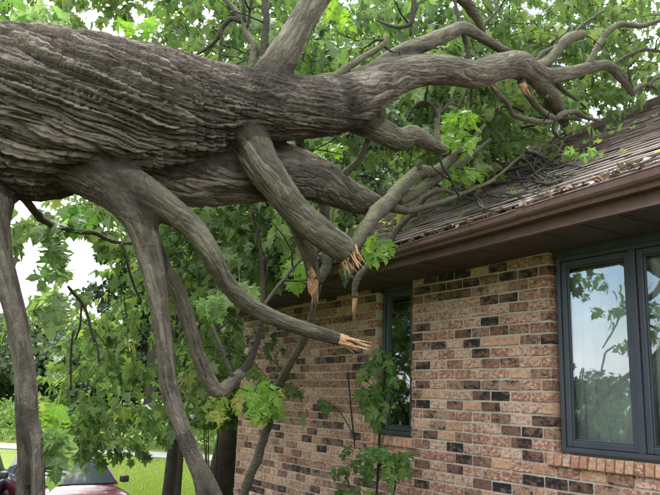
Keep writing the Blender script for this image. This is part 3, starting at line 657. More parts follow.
for b, k in enumerate(names):
    ii = np.where(sd[:, b] < sd.min(1)+.07)[0]
    if not len(ii): continue
    C_, r, L = SP[k]; q = near[ii, b]; th = TH[ii, b].astype(float); s = SS[ii, b].astype(float); rr = r[q]
    nn, ln, spi = BIG.get(k, (12, .11, .15))
    wob = (vnoise(np.stack([s*3.0, th*1.2+3, s*0+b], 1))-.5)*1.1+(vnoise(np.stack([s*9, th*3, s*0+b+7], 1))-.5)*.7
    u = (th/(2*np.pi)+.5)*nn+wob+spi*nn*s/2.2
    F1, F2, cell, dx, dy = vor(u, s/ln+.35*np.sin(th*2+s*3), nn, b*1.7)
    e = F2-F1; h = np.clip(e/.19, 0, 1); h = h*(2-h)*(.4+.6*cell)
    h = h+.55*(dx*(hsh(cell*91, 3.)-.35)+dy*(hsh(cell*57, 7.)-.5))*np.clip(e/.2, 0, 1)
    n2 = int(nn*2.3); G1, G2, c2, ex, ey = vor((th/(2*np.pi)+.5)*n2+wob*2.4+spi*n2*s/2.2, s/(ln*.8), n2, b*2.3+40)
    h = h+.34*np.clip((G2-G1)/.3, 0, 1)*(.2+.8*c2)+.30*(vnoise(np.stack([u*5.5, s*5, s*0], 1))-.5)+.12*(vnoise(V[ii]*80)-.5)
    amp = np.clip(.115*(rr-.036), .0014, .044)
    big = (vnoise(V[ii]*3.2)-.5)*np.clip(rr*.12, 0, .05)
    w = np.exp(-(sd[ii, b]-sd[ii].min(1))/.018)*np.clip(s/.12+.02, .02, 1)**(0 if k == 'trunk' else 1)
    disp[ii] += w*(amp*(h-.45)+big); wsum[ii] += w; young[ii] += w*np.clip((.165-rr)/.10, 0, 1)*(.45 if k in ('M', 'M1', 'M2', 'L', 'L1', 'B') else 1); buv[ii] += w[:, None]*np.stack([(u/nn)*2*np.pi*np.median(rr), s*.22, s*0+b], 1); plate[ii] += w*np.clip(.25+.75*cell+.2*(c2-.5), 0, 1)
disp /= wsum; plate /= wsum; young /= wsum; buv /= wsum[:, None]
N0 = vnormals(V, F); V = V+N0*disp[:, None]; NV = vnormals(V, F)
fo = owner[F]; fown = np.where(fo[:, 0] == fo[:, 1], fo[:, 0], fo[:, 2]); LIMB = {}
KEEPB = {'trunk': BARK, 'B': BARK, 'A': BARK, 'M': BARK, 'L': BARK, 'C': BARK2, 'M3': BARK}
for b, k in enumerate(names):
    f = F[fown == b]
    if not len(f): continue
    ids, inv = np.unique(f, return_inverse=True); me = mesh_np('trunk' if k == 'trunk' else 'limb', V[ids], inv.reshape(-1, 4))
    a = me.attributes.new('plate', 'FLOAT', 'POINT'); a.data.foreach_set('value', plate[ids].astype(np.float32))
    a = me.attributes.new('young', 'FLOAT', 'POINT'); a.data.foreach_set('value', young[ids].astype(np.float32))
    a = me.attributes.new('buv', 'FLOAT_VECTOR', 'POINT'); a.data.foreach_set('vector', buv[ids].astype(np.float32).ravel())
    me.normals_split_custom_set_from_vertices(NV[ids].tolist())
    LIMB[k] = link('trunk' if k == 'trunk' else 'limb', me, BARK, tree)
# ---- thinner branches, each a tube of its own
def roofhit(x, y):
    r = (ROT @ cdir(x, y))/FPX                 # EYE + r*d on the roof plane
    # z = 2.895-.028*(Y-2.06)+.58*(X-3.45)
    A_ = r[2]+.028*r[1]-.58*r[0]; B_ = 2.895+.028*2.06-.58*3.45-EYE[2]; d = B_/A_
    return d if d > 0 else 9.
def branch(L, k=9, m=None, wig=.5, name='branch', parent=None):
    P = catmull(pxl(L), .035); C_ = P[:, :3]; r = P[:, 3]*.86
    C_ = C_+np.stack([vnoise(C_*9+q*5+len(L))-.5 for q in range(3)], 1)*np.minimum(r, .012)[:, None]*wig*2
    k = 18 if r.max() > .03 else 12 if r.max() > .018 else k
    bg_ = Bag(); bg_.tube(C_, r*(1+.2*(vnoise(C_*22)-.5)), k); vv = bg_.V[0]; n_ = len(C_)*k
    if k > 9:
        rad = vv[:n_]-np.repeat(C_, k, 0); vv[:n_] += rad*(.30*(vnoise(vv[:n_]*16)-.5)+.22*(vnoise(vv[:n_]*48)-.5)+.5*np.clip(vnoise(vv[:n_]*9+31)-.72, 0, 1))[:, None]
    me = bg_.mesh(name)
    a = me.attributes.new('plate', 'FLOAT', 'POINT'); a.data.foreach_set('value', (.45+.5*vnoise(np.vstack(bg_.V)*6)).astype(np.float32))
    a = me.attributes.new('buv', 'FLOAT_VECTOR', 'POINT'); a.data.foreach_set('vector', (np.vstack(bg_.V)*[.6, .6, .6]).astype(np.float32).ravel())
    return link(name, me, m or (BARK2 if r.max() > .022 else TWIG), parent or tree), C_
BL_ = [
 [(350, 252, 4.12, 7), (362, 233, 4.3, 8.5), (375, 215, 4.5, 9), (392, 197, 4.75, 9), (408, 180, 4.95, 8), (420, 172, 5.05, 7.5), (437, 170, 5.15, 6.5), (452, 158, 5.3, 5), (470, 143, 5.5, 3.5), (485, 125, 5.7, 2)],
 [(398, 203, 4.85, 6), (425, 187, 5.1, 6), (442, 174, 5.3, 5.5), (465, 160, 5.5, 3), (490, 140, 5.9, 2)],
 [(392, 208, 4.75, 5.5), (410, 211, 4.9, 4.5), (432, 205, 5.05, 3.5), (460, 195, 5.25, 2.5), (495, 180, 5.6, 1.6)],
 [(418, 174, 5.03, 4), (419, 166, 5.0, 3.6), (420, 160, 5.0, 3.2)],
 [(523, 155, 5.9, 1.3), (495, 178, 5.65, 1.8), (472, 190, 5.4, 2.4), (455, 194, 5.3, 2.6), (442, 190, 5.25, 2.8), (425, 198, 5.3, 3.1), (416, 210, 5.38, 3.5), (400, 226, 5.42, 3.9), (385, 248, 5.4, 4.1), (372, 262, 5.36, 4), (359, 276, 5.33, 3.9), (355, 288, 5.32, 3.5), (355, 298, 5.32, 3.1)],
 [(318, 286, 4.3, 3.6), (306, 333, 4.5, 4.3), (283, 378, 4.8, 4.8), (265, 434, 5.0, 5.2), (244, 495, 5.1, 5.5), (220, 560, 5.15, 5.8), (203, 622, 5.2, 6)],
 [(316, 283, 4.2, 5.5), (324, 272, 4.25, 6.4), (327, 258, 4.3, 5.5), (323, 238, 4.4, 4.5), (318, 215, 4.5, 3)],
 [(240, 374, 3.98, 4), (251, 358, 4.0, 4), (259, 335, 4.02, 3.5), (262, 312, 4.05, 3), (263, 290, 4.1, 2.5), (262, 265, 4.15, 2.2), (259, 240, 4.2, 2), (252, 210, 4.25, 1.5)],
 [(262, 307, 4.08, 2.2), (275, 290, 4.3, 2.1), (290, 271, 4.6, 2), (303, 258, 4.8, 1.5)],
 [(233, 380, 3.9, 3), (226, 362, 3.95, 3), (219, 343, 4, 2.5), (212, 325, 4.1, 1.8)],
 [(252, 74, 3.95, 5.5), (253, 56, 4.0, 4.5), (254, 45, 4.05, 4.4), (248, 36, 4.1, 4), (245, 24, 4.15, 3.8), (238, 12, 4.2, 3), (222, -4, 4.3, 2.6), (205, -20, 4.4, 2)],
 [(245, 24, 4.15, 2.4), (244, 8, 4.15, 2), (240, -10, 4.2, 1.8)], [(246, 30, 4.12, 2), (250, 15, 4.1, 1.8), (252, -8, 4.1, 1.5)],
 [(243, 22, 4.17, 3), (232, 19, 4.2, 3), (224, 26, 4.2, 2.8), (216, 40, 4.25, 2.4), (200, 53, 4.3, 1.8), (185, 58, 4.35, 1.2)], [(222, 30, 4.2, 1.8), (220, 50, 4.2, 1.5), (218, 70, 4.2, 1.3)],
 [(264, 62, 3.95, 4.2), (265, 40, 4.0, 4), (266, 18, 4.0, 3.8), (265, -5, 4.05, 3.4), (262, -40, 4.1, 2.5)],
 [(320, 88, 4.1, 8), (324, 80, 4.1, 7.5), (335, 78, 4.15, 6), (345, 69, 4.2, 4.5), (360, 59, 4.3, 3.8), (374, 52, 4.35, 3.2), (384, 43, 4.4, 2.8), (386, 34, 4.45, 2.2)], [(384, 40, 4.4, 2), (375, 40, 4.42, 1.6), (368, 46, 4.45, 1.2)],
 [(299, 118, 4.15, 6), (300, 137, 4.2, 5.5), (303, 160, 4.25, 5), (306, 180, 4.3, 4)],
 [(338, 178, 4.5, 4), (350, 170, 4.5, 4.2), (360, 158, 4.45, 3.8), (366, 142, 4.4, 3), (370, 130, 4.4, 2.4)],
 [(322, 183, 4.4, 7), (325, 205, 4.45, 6.5), (326, 228, 4.5, 5.5), (330, 250, 4.6, 4)],
 [(437, 147, 4.72, 4.5), (437, 135, 4.75, 4), (438, 120, 4.8, 3), (441, 104, 4.85, 2.2)],
 [(438, 122, 4.8, 2), (435, 108, 4.8, 1.8), (425, 101, 4.82, 1.6), (414, 107, 4.85, 1.5), (407, 120, 4.9, 1.2)], [(439, 114, 4.82, 1.8), (450, 104, 4.9, 1.6), (462, 108, 5.0, 1.2)],
 [(381, 122, 4.35, 6), (381, 112, 4.3, 5.5), (382, 105, 4.28, 4)],
 [(434, 140, 4.7, 1.6), (442, 165, 4.75, 1.7), (450, 178, 4.85, 1.6), (461, 201, 5.0, 1.4)],
 [(464, 30, 5.2, 3.4), (466, 45, 5.25, 3), (470, 62, 5.2, 2.4), (471, 80, 5.25, 1.8), (471, 108, 5.3, 1.2)],
 [(463, 28, 5.2, 3), (458, 15, 5.25, 2.4), (454, -5, 5.3, 2)],
 [(450, -12, 5.4, 7), (463, 0, 5.5, 6.6), (475, 14, 5.6, 6), (482, 27, 5.65, 4), (486, 38, 5.7, 2)], [(480, 30, 5.65, 1.8), (490, 18, 5.7, 1.8), (500, 8, 5.8, 1.2)],
 [(414, -5, 4.9, 3.4), (413, 12, 4.9, 3.2), (410, 24, 4.9, 2.8), (398, 27, 4.95, 2.2), (388, 25, 5.0, 1.8), (376, 20, 5.05, 1.4)], [(411, 22, 4.9, 2), (410, 36, 4.92, 1.6)],
 [(530, 76, 5.6, 9), (543, 86, 5.75, 8.5), (553, 99, 5.9, 8), (562, 116, 6.05, 6.5), (566, 126, 6.1, 4)],
 [(528, 70, 5.6, 6), (540, 66, 5.75, 6.5), (552, 57, 5.9, 6.5), (562, 44, 6.0, 6.2), (571, 37, 6.1, 6), (582, 35, 6.2, 5)], [(535, 64, 5.8, 3), (542, 54, 5.85, 2.8), (553, 48, 5.95, 2.4)],
 [(570, 37, 6.1, 2), (584, 24, 6.3, 1.8), (604, 10, 6.5, 1.4)],
 [(587, 66, 6.15, 4.2), (594, 54, 6.2, 3.6), (602, 40, 6.3, 3.5), (612, 28, 6.35, 3.4), (622, 24, 6.4, 3.2), (640, 26, 6.5, 2.8), (665, 19, 6.6, 2.4), (690, 12, 6.7, 2)],
 [(610, 67, 6.35, 2.4), (620, 60, 6.4, 2.2), (633, 53, 6.45, 2), (648, 50, 6.5, 1.9), (668, 53, 6.6, 1.5)],
 [(632, 92, 6.52, 3), (642, 86, 6.6, 2.6), (650, 85, 6.65, 2.2), (657, 90, 6.7, 1.5)], [(648, 86, 6.6, 1.8), (654, 80, 6.7, 1.6), (664, 76, 6.8, 1.2)],
 [(632, 88, 6.5, 2), (630, 78, 6.45, 1.8), (628, 68, 6.4, 1.2)],
 [(484, 80, 5.2, 3), (490, 84, 5.22, 3.4), (499, 94, 5.3, 3.4), (508, 104, 5.4, 3.2), (513, 115, 5.5, 3), (525, 119, 5.6, 3), (540, 122, 5.7, 2.8), (552, 122, 5.8, 2.6)],
 [(521, 80, 5.5, 5), (527, 94, 5.55, 4), (534, 103, 5.65, 3.8), (544, 113, 5.75, 3.6), (555, 119, 5.85, 3.6), (563, 113, 5.9, 3.2), (575, 112, 6, 3), (586, 117, 6.1, 2.6), (600, 121, 6.2, 2)],
 [(555, 119, 5.85, 2.8), (553, 130, 5.85, 2.2), (560, 138, 5.9, 2), (568, 136, 6, 1.5)], [(552, 119, 5.85, 2.4), (566, 118, 5.95, 2.4), (580, 120, 6.05, 2)],
 [(492, 112, 6.0, 2), (505, 106, 6.0, 2), (520, 110, 6.1, 1.8), (545, 120, 6.2, 1.4)],
 [(554, 82, 6.0, 2.6), (565, 92, 6.1, 2.4), (578, 100, 6.2, 1.8)],
 [(8, 180, 3.65, 6), (28, 205, 3.8, 5), (44, 220, 4.1, 4.2), (58, 226, 4.4, 3.8), (75, 231, 4.6, 3.2), (97, 234, 4.8, 3), (116, 242, 4.9, 2.6), (138, 243, 5.0, 2)],
 [(121, 243, 4.9, 1.6), (127, 260, 4.9, 1.6), (132, 280, 4.95, 1.5), (141, 302, 5.0, 1.3)],
 [(68, 286, 4.9, 1.6), (75, 294, 4.95, 1.9), (83, 305, 5.0, 1.9), (89, 322, 5.0, 1.6), (95, 342, 5.0, 1.3)], [(82, 304, 5.0, 1.4), (80, 325, 5.0, 1.2), (75, 340, 5.0, 1)],
 [(74, 330, 5.2, 1.2), (71, 350, 5.2, 1.3), (71, 390, 5.2, 1.2)], [(92, 330, 5.2, 1.2), (97, 345, 5.2, 1.3), (99, 362, 5.2, 1.1)],
 [(40, 452, 3.4, .9), (48, 446, 3.35, .9), (56, 436, 3.3, .9)],
]
BRANCHES = []
for L in BL_: BRANCHES.append(branch(L))
# twigs heaped on the roof
for q in range(80):
    x, y = random.uniform(430, 555), random.uniform(122, 200); y = max(y, 300-x*.36+10+random.uniform(-14, 10)); L = []
    a = random.choice([random.gauss(-.45, .35), random.gauss(.5, .5)]); n = random.randint(4, 7); h = random.uniform(.05, .5); r0 = random.uniform(1.0, 2.5)
    for s in range(n):
        L.append((x, y, max(4.8, min(roofhit(x, y+4), 9)-h), r0*(1-.12*s))); x += random.uniform(8, 15)*math.cos(a); y += random.uniform(8, 15)*math.sin(a)*.8; a += random.gauss(0, .35); h = max(.04, h+random.gauss(0, .1))
    branch(L, 6, TWIG)
# bare side twigs
for q in range(60):
    o_, C_ = random.choice(BRANCHES[:44]); p = C_[random.randrange(len(C_)//3, len(C_))]; d = rng.normal(0, 1, 3); d[2] = abs(d[2])*.5-.1; d /= np.linalg.norm(d); pts = [p]; ln = random.uniform(.18, .6)
    for s_ in range(5): d = d+rng.normal(0, .28, 3); d /= np.linalg.norm(d); pts.append(pts[-1]+d*ln/5)
    pts = np.array(pts)
    if not clear_house(pts[1:]).all(): continue
    tb = Bag(); tb.tube(pts, np.linspace(random.uniform(.004, .008), .0015, 6), 5); link('twig', tb.mesh('twig'), TWIG, tree)
# ---- splintered ends, raw wood
def splinter(p0, p1, r, parent, n=11, seed=0, spread=.9):
    n = int(n*3)
    g = random.Random(seed); A0, A1 = Vector(at(*p0[:3])), Vector(at(*p1[:3])); ax = (A1-A0); Ln = ax.length; ax.normalize()
    s = ax.orthogonal().normalized(); u = ax.cross(s); mb = MB(); r = r*p0[2]/FPX
    for q in range(n):
        an = q/n*6.28+g.uniform(-.3, .3); rr = r*math.sqrt(g.random())*.85; base = A0-ax*.03+(s*math.cos(an)+u*math.sin(an))*rr
        l = Ln*g.choice([.2, .3, .4, .45, .6, .8, 1.05]); w = r*g.uniform(.10, .30); tw = g.uniform(0, 3)
        tipoff = (s*g.uniform(-1, 1)+u*g.uniform(-1, 1))*r*spread*.4
        rings = []
        for tt, k in ((0, 1), (.35, .85), (.75, .5), (1, .08)):
            c = base+ax*(l*tt+.03)+tipoff*tt*tt
            rings.append([c+(s*math.cos(a+tw)*w+u*math.sin(a+tw)*w*.55)*k*(1+g.uniform(-.15, .15)) for a in (0, 1.3, 2.4, 3.6, 5)])
        mb.loft(rings)
    # torn crown that closes the whole broken section
    k = 26; ph = g.uniform(0, 6.28); rows = []
    ln = [Ln*(.16+.30*(.5+.5*math.cos(q/k*6.28-ph))**2+.22*g.random()*(q % 2)) for q in range(k)]
    for rad, fl in ((.94, -.25), (.93, .35), (.80, 1.0), (.52, .55), (.22, .75)):
        row = []
        for q in range(k):
            a = q/k*6.28; j = 1+g.uniform(-.08, .08); h = ln[q]*fl if fl > 0 else -.02
            row.append(A0+ax*(h*(1 if rad > .7 else g.uniform(.5, 1.3)))+(s*math.cos(a)+u*math.sin(a))*r*rad*j)
        rows.append(row)
    mb.loft(rows)
    return mb.build('splintered_wood', RAWWOOD, parent)
splinter((347.5, 252.5, 3.99, 0), (357, 272, 3.93, 0), 11.5, LIMB['C'], 12, 1, 1.2)
splinter((313, 280, 4.18, 0), (315, 309, 4.2, 0), 6, LIMB['C2'], 9, 2, .8)
splinter((312, 274, 4.1, 0), (307, 262, 4.05, 0), 3.5, LIMB['C2'], 4, 6, .8)
splinter((322, 246, 4.32, 0), (319, 226, 4.35, 0), 3.5, BRANCHES[6][0], 5, 9, .8)
splinter((340, 339.5, 4.03, 0), (369, 347, 4.0, 0), 6.5, LIMB['M3'], 13, 3, 1.5)
splinter((355, 296, 5.32, 0), (354, 327, 5.3, 0), 2.8, BRANCHES[4][0], 5, 4, .6)
splinter((486, 80, 5.15, 0), (497, 91, 5.2, 0), 3.4, BRANCHES[36][0], 6, 5, .5)
splinter((523, 86, 5.45, 0), (531, 100, 5.5, 0), 3.6, BRANCHES[37][0], 6, 7, .5)
# ---- foliage: drooping sprays, leaves hang from fine twigs
class Foliage:
    def __init__(s): s.P = []; s.T = []; s.N = []; s.S = []; s.C = []; s.bag = Bag()
    def spray(s, p, d, ln, nl, size, tone, droop=.9, twig=True):
        p = np.array(p, float); d = np.array(d, float); d /= np.linalg.norm(d)+1e-9; n = 6; pts = [p]
        for q in range(n):
            d = d+np.array([0, 0, -droop/n])+rng.normal(0, .10, 3); d /= np.linalg.norm(d); pts.append(pts[-1]+d*ln/n)
        pts = np.array(pts)
        if not clear_house(pts).all(): return
        if twig: s.bag.tube(pts, np.linspace(.0055, .0018, n+1), 3)
        t = rng.uniform(.1, 1, nl)*n; i = np.minimum(t.astype(int), n-1); B = pts[i]+(pts[i+1]-pts[i])*(t-i)[:, None]
        out = rng.normal(0, 1, (nl, 3)); out[:, 2] *= .35; out /= np.linalg.norm(out, axis=1)[:, None]
        B = B+out*rng.uniform(.02, .085, nl)[:, None]+np.array([0, 0, -.02]); k = clear_house(B)
        tip = out*.55+np.array([0, 0, -1])*rng.uniform(.15, 1.25, nl)[:, None]
        nr = out*.55+np.array([0, 0, 1.])*rng.uniform(.3, 1, nl)[:, None]+rng.normal(0, .3, (nl, 3))
        s.P.append(B[k]); s.T.append(tip[k]); s.N.append(nr[k]); s.S.append((size*rng.uniform(.55, 1.15, nl))[k]); s.C.append(np.clip(tone+rng.normal(0, .16, nl), 0, 1)[k])
    def fill(s, x0, x1, y0, y1, d0, d1, n, size, tone, ln=.8, nl=16, dens=None):
        for _ in range(n):
            x, y, d = rng.uniform(x0, x1), rng.uniform(y0, y1), rng.uniform(d0, d1)
            p = at(x, y, d)
            if vnoise((p*.9)[None])[0] < .40: continue
            a = rng.uniform(0, 6.28); s.spray(p+np.array([0, 0, .2]), (math.cos(a), math.sin(a), rng.uniform(-.4, .5)), ln*rng.uniform(.5, 1.2), nl, size, tone+rng.normal(0, .12))
    def build(s, name, mtl, parent, lobed=True):
        me = leaf_mesh(name, np.vstack(s.P), np.vstack(s.T), np.vstack(s.N), np.concatenate(s.S), np.concatenate(s.C), lobed, mtl)
        o = link(name, me, None, parent); tag(o, kind='stuff')
        t_ = link('twigs', s.bag.mesh('twigs'), TWIG, parent); tag(t_, kind='stuff'); return o
fol = Foliage()
fol.fill(62, 150, 185, 250, 6.6, 8.2, 15, .15, .66, .8)
fol.fill(118, 150, 240, 340, 6.6, 8.2, 9, .14, .65, .8)
fol.fill(40, 75, 200, 340, 6.0, 7.5, 8, .15, .68, .8)
fol.fill(62, 140, 320, 438, 8.0, 11.0, 85, .15, .5, 1.0)
fol.fill(150, 330, 190, 300, 6.2, 9.0, 260, .12, .48)
fol.fill(180, 250, 290, 400, 6.0, 8.2, 60, .12, .5)
fol.fill(250, 440, 60, 215, 5.8, 9.0, 230, .12, .5)
fol.fill(400, 500, 60, 185, 6.0, 9.5, 240, .12, .58)
fol.fill(500, 610, 40, 112, 6.2, 9.5, 170, .12, .6)
fol.fill(430, 690, -40, 110, 7.0, 11.0, 420, .125, .55)
fol.fill(180, 450, -40, 70, 6.0, 10.5, 330, .125, .5)
fol.fill(-40, 215, -70, 42, 8.0, 11, 210, .15, .64)
fol.fill(300, 345, 180, 260, 5.0, 5.8, 14, .11, .6, .5)
fol.fill(270, 345, 205, 285, 6.0, 7.5, 60, .12, .45, .6)
fol.fill(460, 560, 100, 160, 6.0, 8.0, 60, .11, .68, .5)
fol.fill(70, 126, 424, 460, 8.0, 10.5, 26, .15, .5, .5)
fol.build('foliage', LEAF, tree)
# ---- nearest leaves, one object each
NLEAF = 0
def cluster(cx, cy, d, wx, hy, n, size, mtl, stem=None, dd=.12, hang=.8):
    global NLEAF
    c = at(cx, cy-hy*.55, d)
    for q in range(n):
        a = random.random()*6.28; rr = math.sqrt(random.random()); x = cx+wx*rr*math.cos(a); y = cy+hy*rr*math.sin(a)
        P = at(x, y, d+random.uniform(-dd, dd)); out = P-c; out[2] *= .5; out = out/(np.linalg.norm(out)+1e-6)
        view = (EYE-P)/np.linalg.norm(EYE-P)
        tip = out*.6+np.array([0, 0, -hang*random.uniform(.6, 1.3)])+rng.normal(0, .3, 3); nr = view*random.uniform(.2, .8)+np.array([0, 0, random.uniform(.3, .9)])+rng.normal(0, .35, 3)
        hero_leaf(P, tip, nr, size*random.uniform(.7, 1.15), mtl, tree); NLEAF += 1
    if stem:
        for s in stem: branch(s, 5, TWIG)
cluster(265, 398, 4.75, 15, 17, 24, .135, LEAF_YOUNG, [[(276, 392, 4.85, 1), (270, 388, 4.78, .9), (265, 384, 4.74, .8)], [(270, 415, 4.92, 1), (265, 405, 4.8, .9), (258, 396, 4.75, .7)]])
cluster(60, 445, 3.3, 8, 19, 8, .165, LEAF_PALE, dd=.05, hang=1.8); cluster(57, 410, 3.35, 2, 6, 2, .12, LEAF_YOUNG, dd=.03, hang=2)
cluster(462, 130, 5.4, 20, 22, 46, .105, LEAF_YOUNG, dd=.25); cluster(462, 170, 5.5, 17, 14, 18, .10, LEAF_YOUNG, dd=.2)
cluster(55, 250, 4.4, 9, 34, 22, .14, LEAF_PALE, dd=.2); cluster(50, 300, 4.4, 13, 26, 14, .14, LEAF_PALE, dd=.2)
cluster(80, 222, 4.7, 12, 14, 10, .14, LEAF_HERO, dd=.2)
cluster(225, 408, 3.9, 13, 15, 10, .11, LEAF_YEL, [[(222, 394, 3.82, 1.2), (224, 402, 3.86, 1), (226, 410, 3.9, .8)]])
cluster(12, 8, 4.2, 22, 14, 10, .15, LEAF_HERO, dd=.2); cluster(45, 10, 4.4, 22, 12, 12, .14, LEAF_PALE, dd=.2)
cluster(340, 6, 4.6, 14, 10, 8, .13, LEAF_YOUNG, dd=.2); cluster(140, 22, 4.6, 20, 12, 10, .10, LEAF_YOUNG, dd=.25)
cluster(296, 270, 4.9, 7, 14, 9, .12, LEAF_YOUNG, dd=.1); cluster(375, 248, 4.95, 14, 14, 12, .11, LEAF_YOUNG, dd=.2)
cluster(328, 150, 4.6, 10, 16, 10, .09, LEAF_YOUNG, dd=.2); cluster(240, 290, 4.4, 12, 12, 8, .12, LEAF_PALE, dd=.2)
cluster(219, 297, 4.7, 15, 14, 13, .115, LEAF_PALE, dd=.2); cluster(585, 152, 5.0, 16, 5, 4, .09, LEAF_YOUNG, dd=.05)
# ------------------------------------------------------------------ standing trees and bushes
def standing_tree(name, base, h, r, label, mtl, nleaf, size, tone, trunk_r, crown_z0=.3, lobed=False, seed=0, nclump=60, group=None, cat='tree', droop=.5, bark=None, clump=.34, lean=(0, 0)):
    g = np.random.default_rng(seed+100); base = np.array([base[0], base[1], float(gz(base[0], base[1]))-.05])
    root = empty(name, base, label, cat, group); bg_ = Bag()
    top = base+np.array([lean[0], lean[1], h*.8]); tpts = np.array([base, base+(top-base)*.35+g.normal(0, .05*r, 3)*[1, 1, 0], base+(top-base)*.7+g.normal(0, .06*r, 3)*[1, 1, 0], top])
    ca = catmull(np.hstack([tpts, np.array([[trunk_r*1.15], [trunk_r*.85], [trunk_r*.5], [trunk_r*.15]])]), .25); bg_.tube(ca[:, :3], ca[:, 3]*(1+.15*(vnoise(ca[:, :3]*3)-.5)), 12)
    zc0, zc1 = base[2]+h*crown_z0, base[2]+h; cen = np.array([base[0]+lean[0], base[1]+lean[1], (zc0+zc1)/2]); hz = (zc1-zc0)/2
    cl = []
    while len(cl) < nclump:
        v = g.normal(0, 1, 3); v /= np.linalg.norm(v); v *= g.random()**.4
        cl.append(cen+v*np.array([r, r, hz])*(1+.15*g.normal()))
    cl = np.array(cl)
    for c in cl[::2]:
        f = np.clip((c[2]-base[2])/h*.75, crown_z0*.8, .78); s0 = base+(top-base)*f
        mid = (s0+c)/2+np.array([0, 0, .12*np.linalg.norm(c-s0)]); q = catmull(np.hstack([np.array([s0, mid, c]), np.array([[trunk_r*.32], [trunk_r*.18], [trunk_r*.05]])]), .4); bg_.tube(q[:, :3], q[:, 3], 6)
    link('trunk', bg_.mesh('trunk'), bark or TWIG, root)
    ci = g.integers(0, len(cl), nleaf); spread = clump*r*(.6+.8*g.random(len(cl)))
    dv = g.normal(0, 1, (nleaf, 3)); dv /= np.linalg.norm(dv, axis=1)[:, None]; dv *= (g.random(nleaf)**.5)[:, None]
    P = cl[ci]+dv*spread[ci][:, None]*np.array([1, 1, .62]); k = clear_house(P) & (P[:, 2] > gz(P[:, 0], P[:, 1])+.15); P = P[k]; dv = dv[k]; ci = ci[k]; n = len(P)
    out = dv*[1, 1, .3]+g.normal(0, .5, (n, 3)); tip = out*.6+np.array([0, 0, -1])*g.uniform(0, 2*droop, n)[:, None]; nr = out*.4+np.array([0, 0, 1.])*g.uniform(.2, 1, n)[:, None]+g.normal(0, .35, (n, 3))
    tn = np.clip(tone+.18*(hsh(ci*3.1, seed+1.)-.5)+g.normal(0, .15, n), 0, 1)
    link('crown', leaf_mesh('crown', P, tip, nr, size*g.uniform(.6, 1.2, n), tn, lobed, mtl), None, root); return root
def gp(px, d):                                   # ground position along a photo column at a given depth
    p = at(px, 400, d); return (p[0], p[1])
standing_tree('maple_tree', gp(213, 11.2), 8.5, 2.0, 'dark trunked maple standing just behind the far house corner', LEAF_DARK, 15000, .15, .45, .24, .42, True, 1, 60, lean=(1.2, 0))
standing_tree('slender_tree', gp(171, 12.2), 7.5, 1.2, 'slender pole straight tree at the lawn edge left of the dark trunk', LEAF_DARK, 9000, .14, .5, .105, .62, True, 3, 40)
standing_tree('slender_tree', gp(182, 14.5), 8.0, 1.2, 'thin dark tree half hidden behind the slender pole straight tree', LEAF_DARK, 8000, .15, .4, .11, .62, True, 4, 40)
# out-of-view trees, added to shape the reflections in the windows
standing_tree('reflection_tree', (-9.5, 14.0), 4.0, 1.7, 'rounded out of view tree added to darken the wide window reflection', LEAF_DARK, 12000, .2, .4, .2, .1, False, 31, 50)
standing_tree('reflection_tree', (-3.4, 16.5), 9, 3.0, 'tall yard tree mirrored in the narrow window', LEAF_DARK, 14000, .2, .4, .2, .1, False, 32, 50)
standing_tree('reflection_tree', (-14, 11), 3.6, 2.0, 'low yard tree mirrored in the right pane of the wide window', LEAF, 9000, .22, .4, .2, .1, False, 33, 50)
standing_tree('broadleaf_tree', gp(150, 42), 22, 6.0, 'broad mid green tree rising behind the trunk at upper left', LEAF, 16000, .40, .5, .3, .55, False, 5, 60)
standing_tree('broadleaf_tree', gp(272, 17), 13, 3.3, 'dense green tree behind the upright limb of the fallen tree', LEAF, 26000, .2, .40, .2, .2, False, 6, 80)
standing_tree('broadleaf_tree', gp(345, 20), 14, 4.2, 'tall green tree behind the middle of the fallen crown', LEAF, 24000, .22, .42, .22, .25, False, 7, 70)
standing_tree('broadleaf_tree', gp(455, 22), 15, 4.6, 'tall green tree rising behind the roof and branches', LEAF, 24000, .24, .45, .24, .25, False, 8, 70)
standing_tree('broadleaf_tree', gp(560, 24), 15, 4.4, 'loose pale tree behind the right part of the roof', LEAF_FAR, 15000, .26, .5, .24, .3, False, 9, 60)
standing_tree('broadleaf_tree', gp(670, 25), 13.5, 4.0, 'feathery grey green tree above the roof at far right', LEAF_FAR, 13000, .25, .6, .22, .3, False, 10, 60)
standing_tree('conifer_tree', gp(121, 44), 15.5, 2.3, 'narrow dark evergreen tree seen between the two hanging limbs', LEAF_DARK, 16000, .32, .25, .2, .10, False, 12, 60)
for q, (px, d, h, r) in enumerate([(-40, 52, 8.5, 6), (25, 58, 8.3, 5.5), (75, 55, 7.2, 5), (128, 60, 8, 6), (185, 58, 11, 6), (240, 56, 13, 6)]):
    standing_tree('far_tree', gp(px, d), h, r, ['rounded hazy tree far beyond the road at the left edge', 'low pale tree far beyond the road, left of the hanging leaves', 'pale tree far beyond the road behind the hanging leaves', 'tall far tree beyond the road behind the dark evergreen', 'far tree beyond the road behind the slender trunks', 'tallest far tree beyond the road beside the house corner'][q], LEAF_FAR, 7000, .5, .35+.06*q, .3, .12, False, 20+q, 45, 'trees far beyond the road')
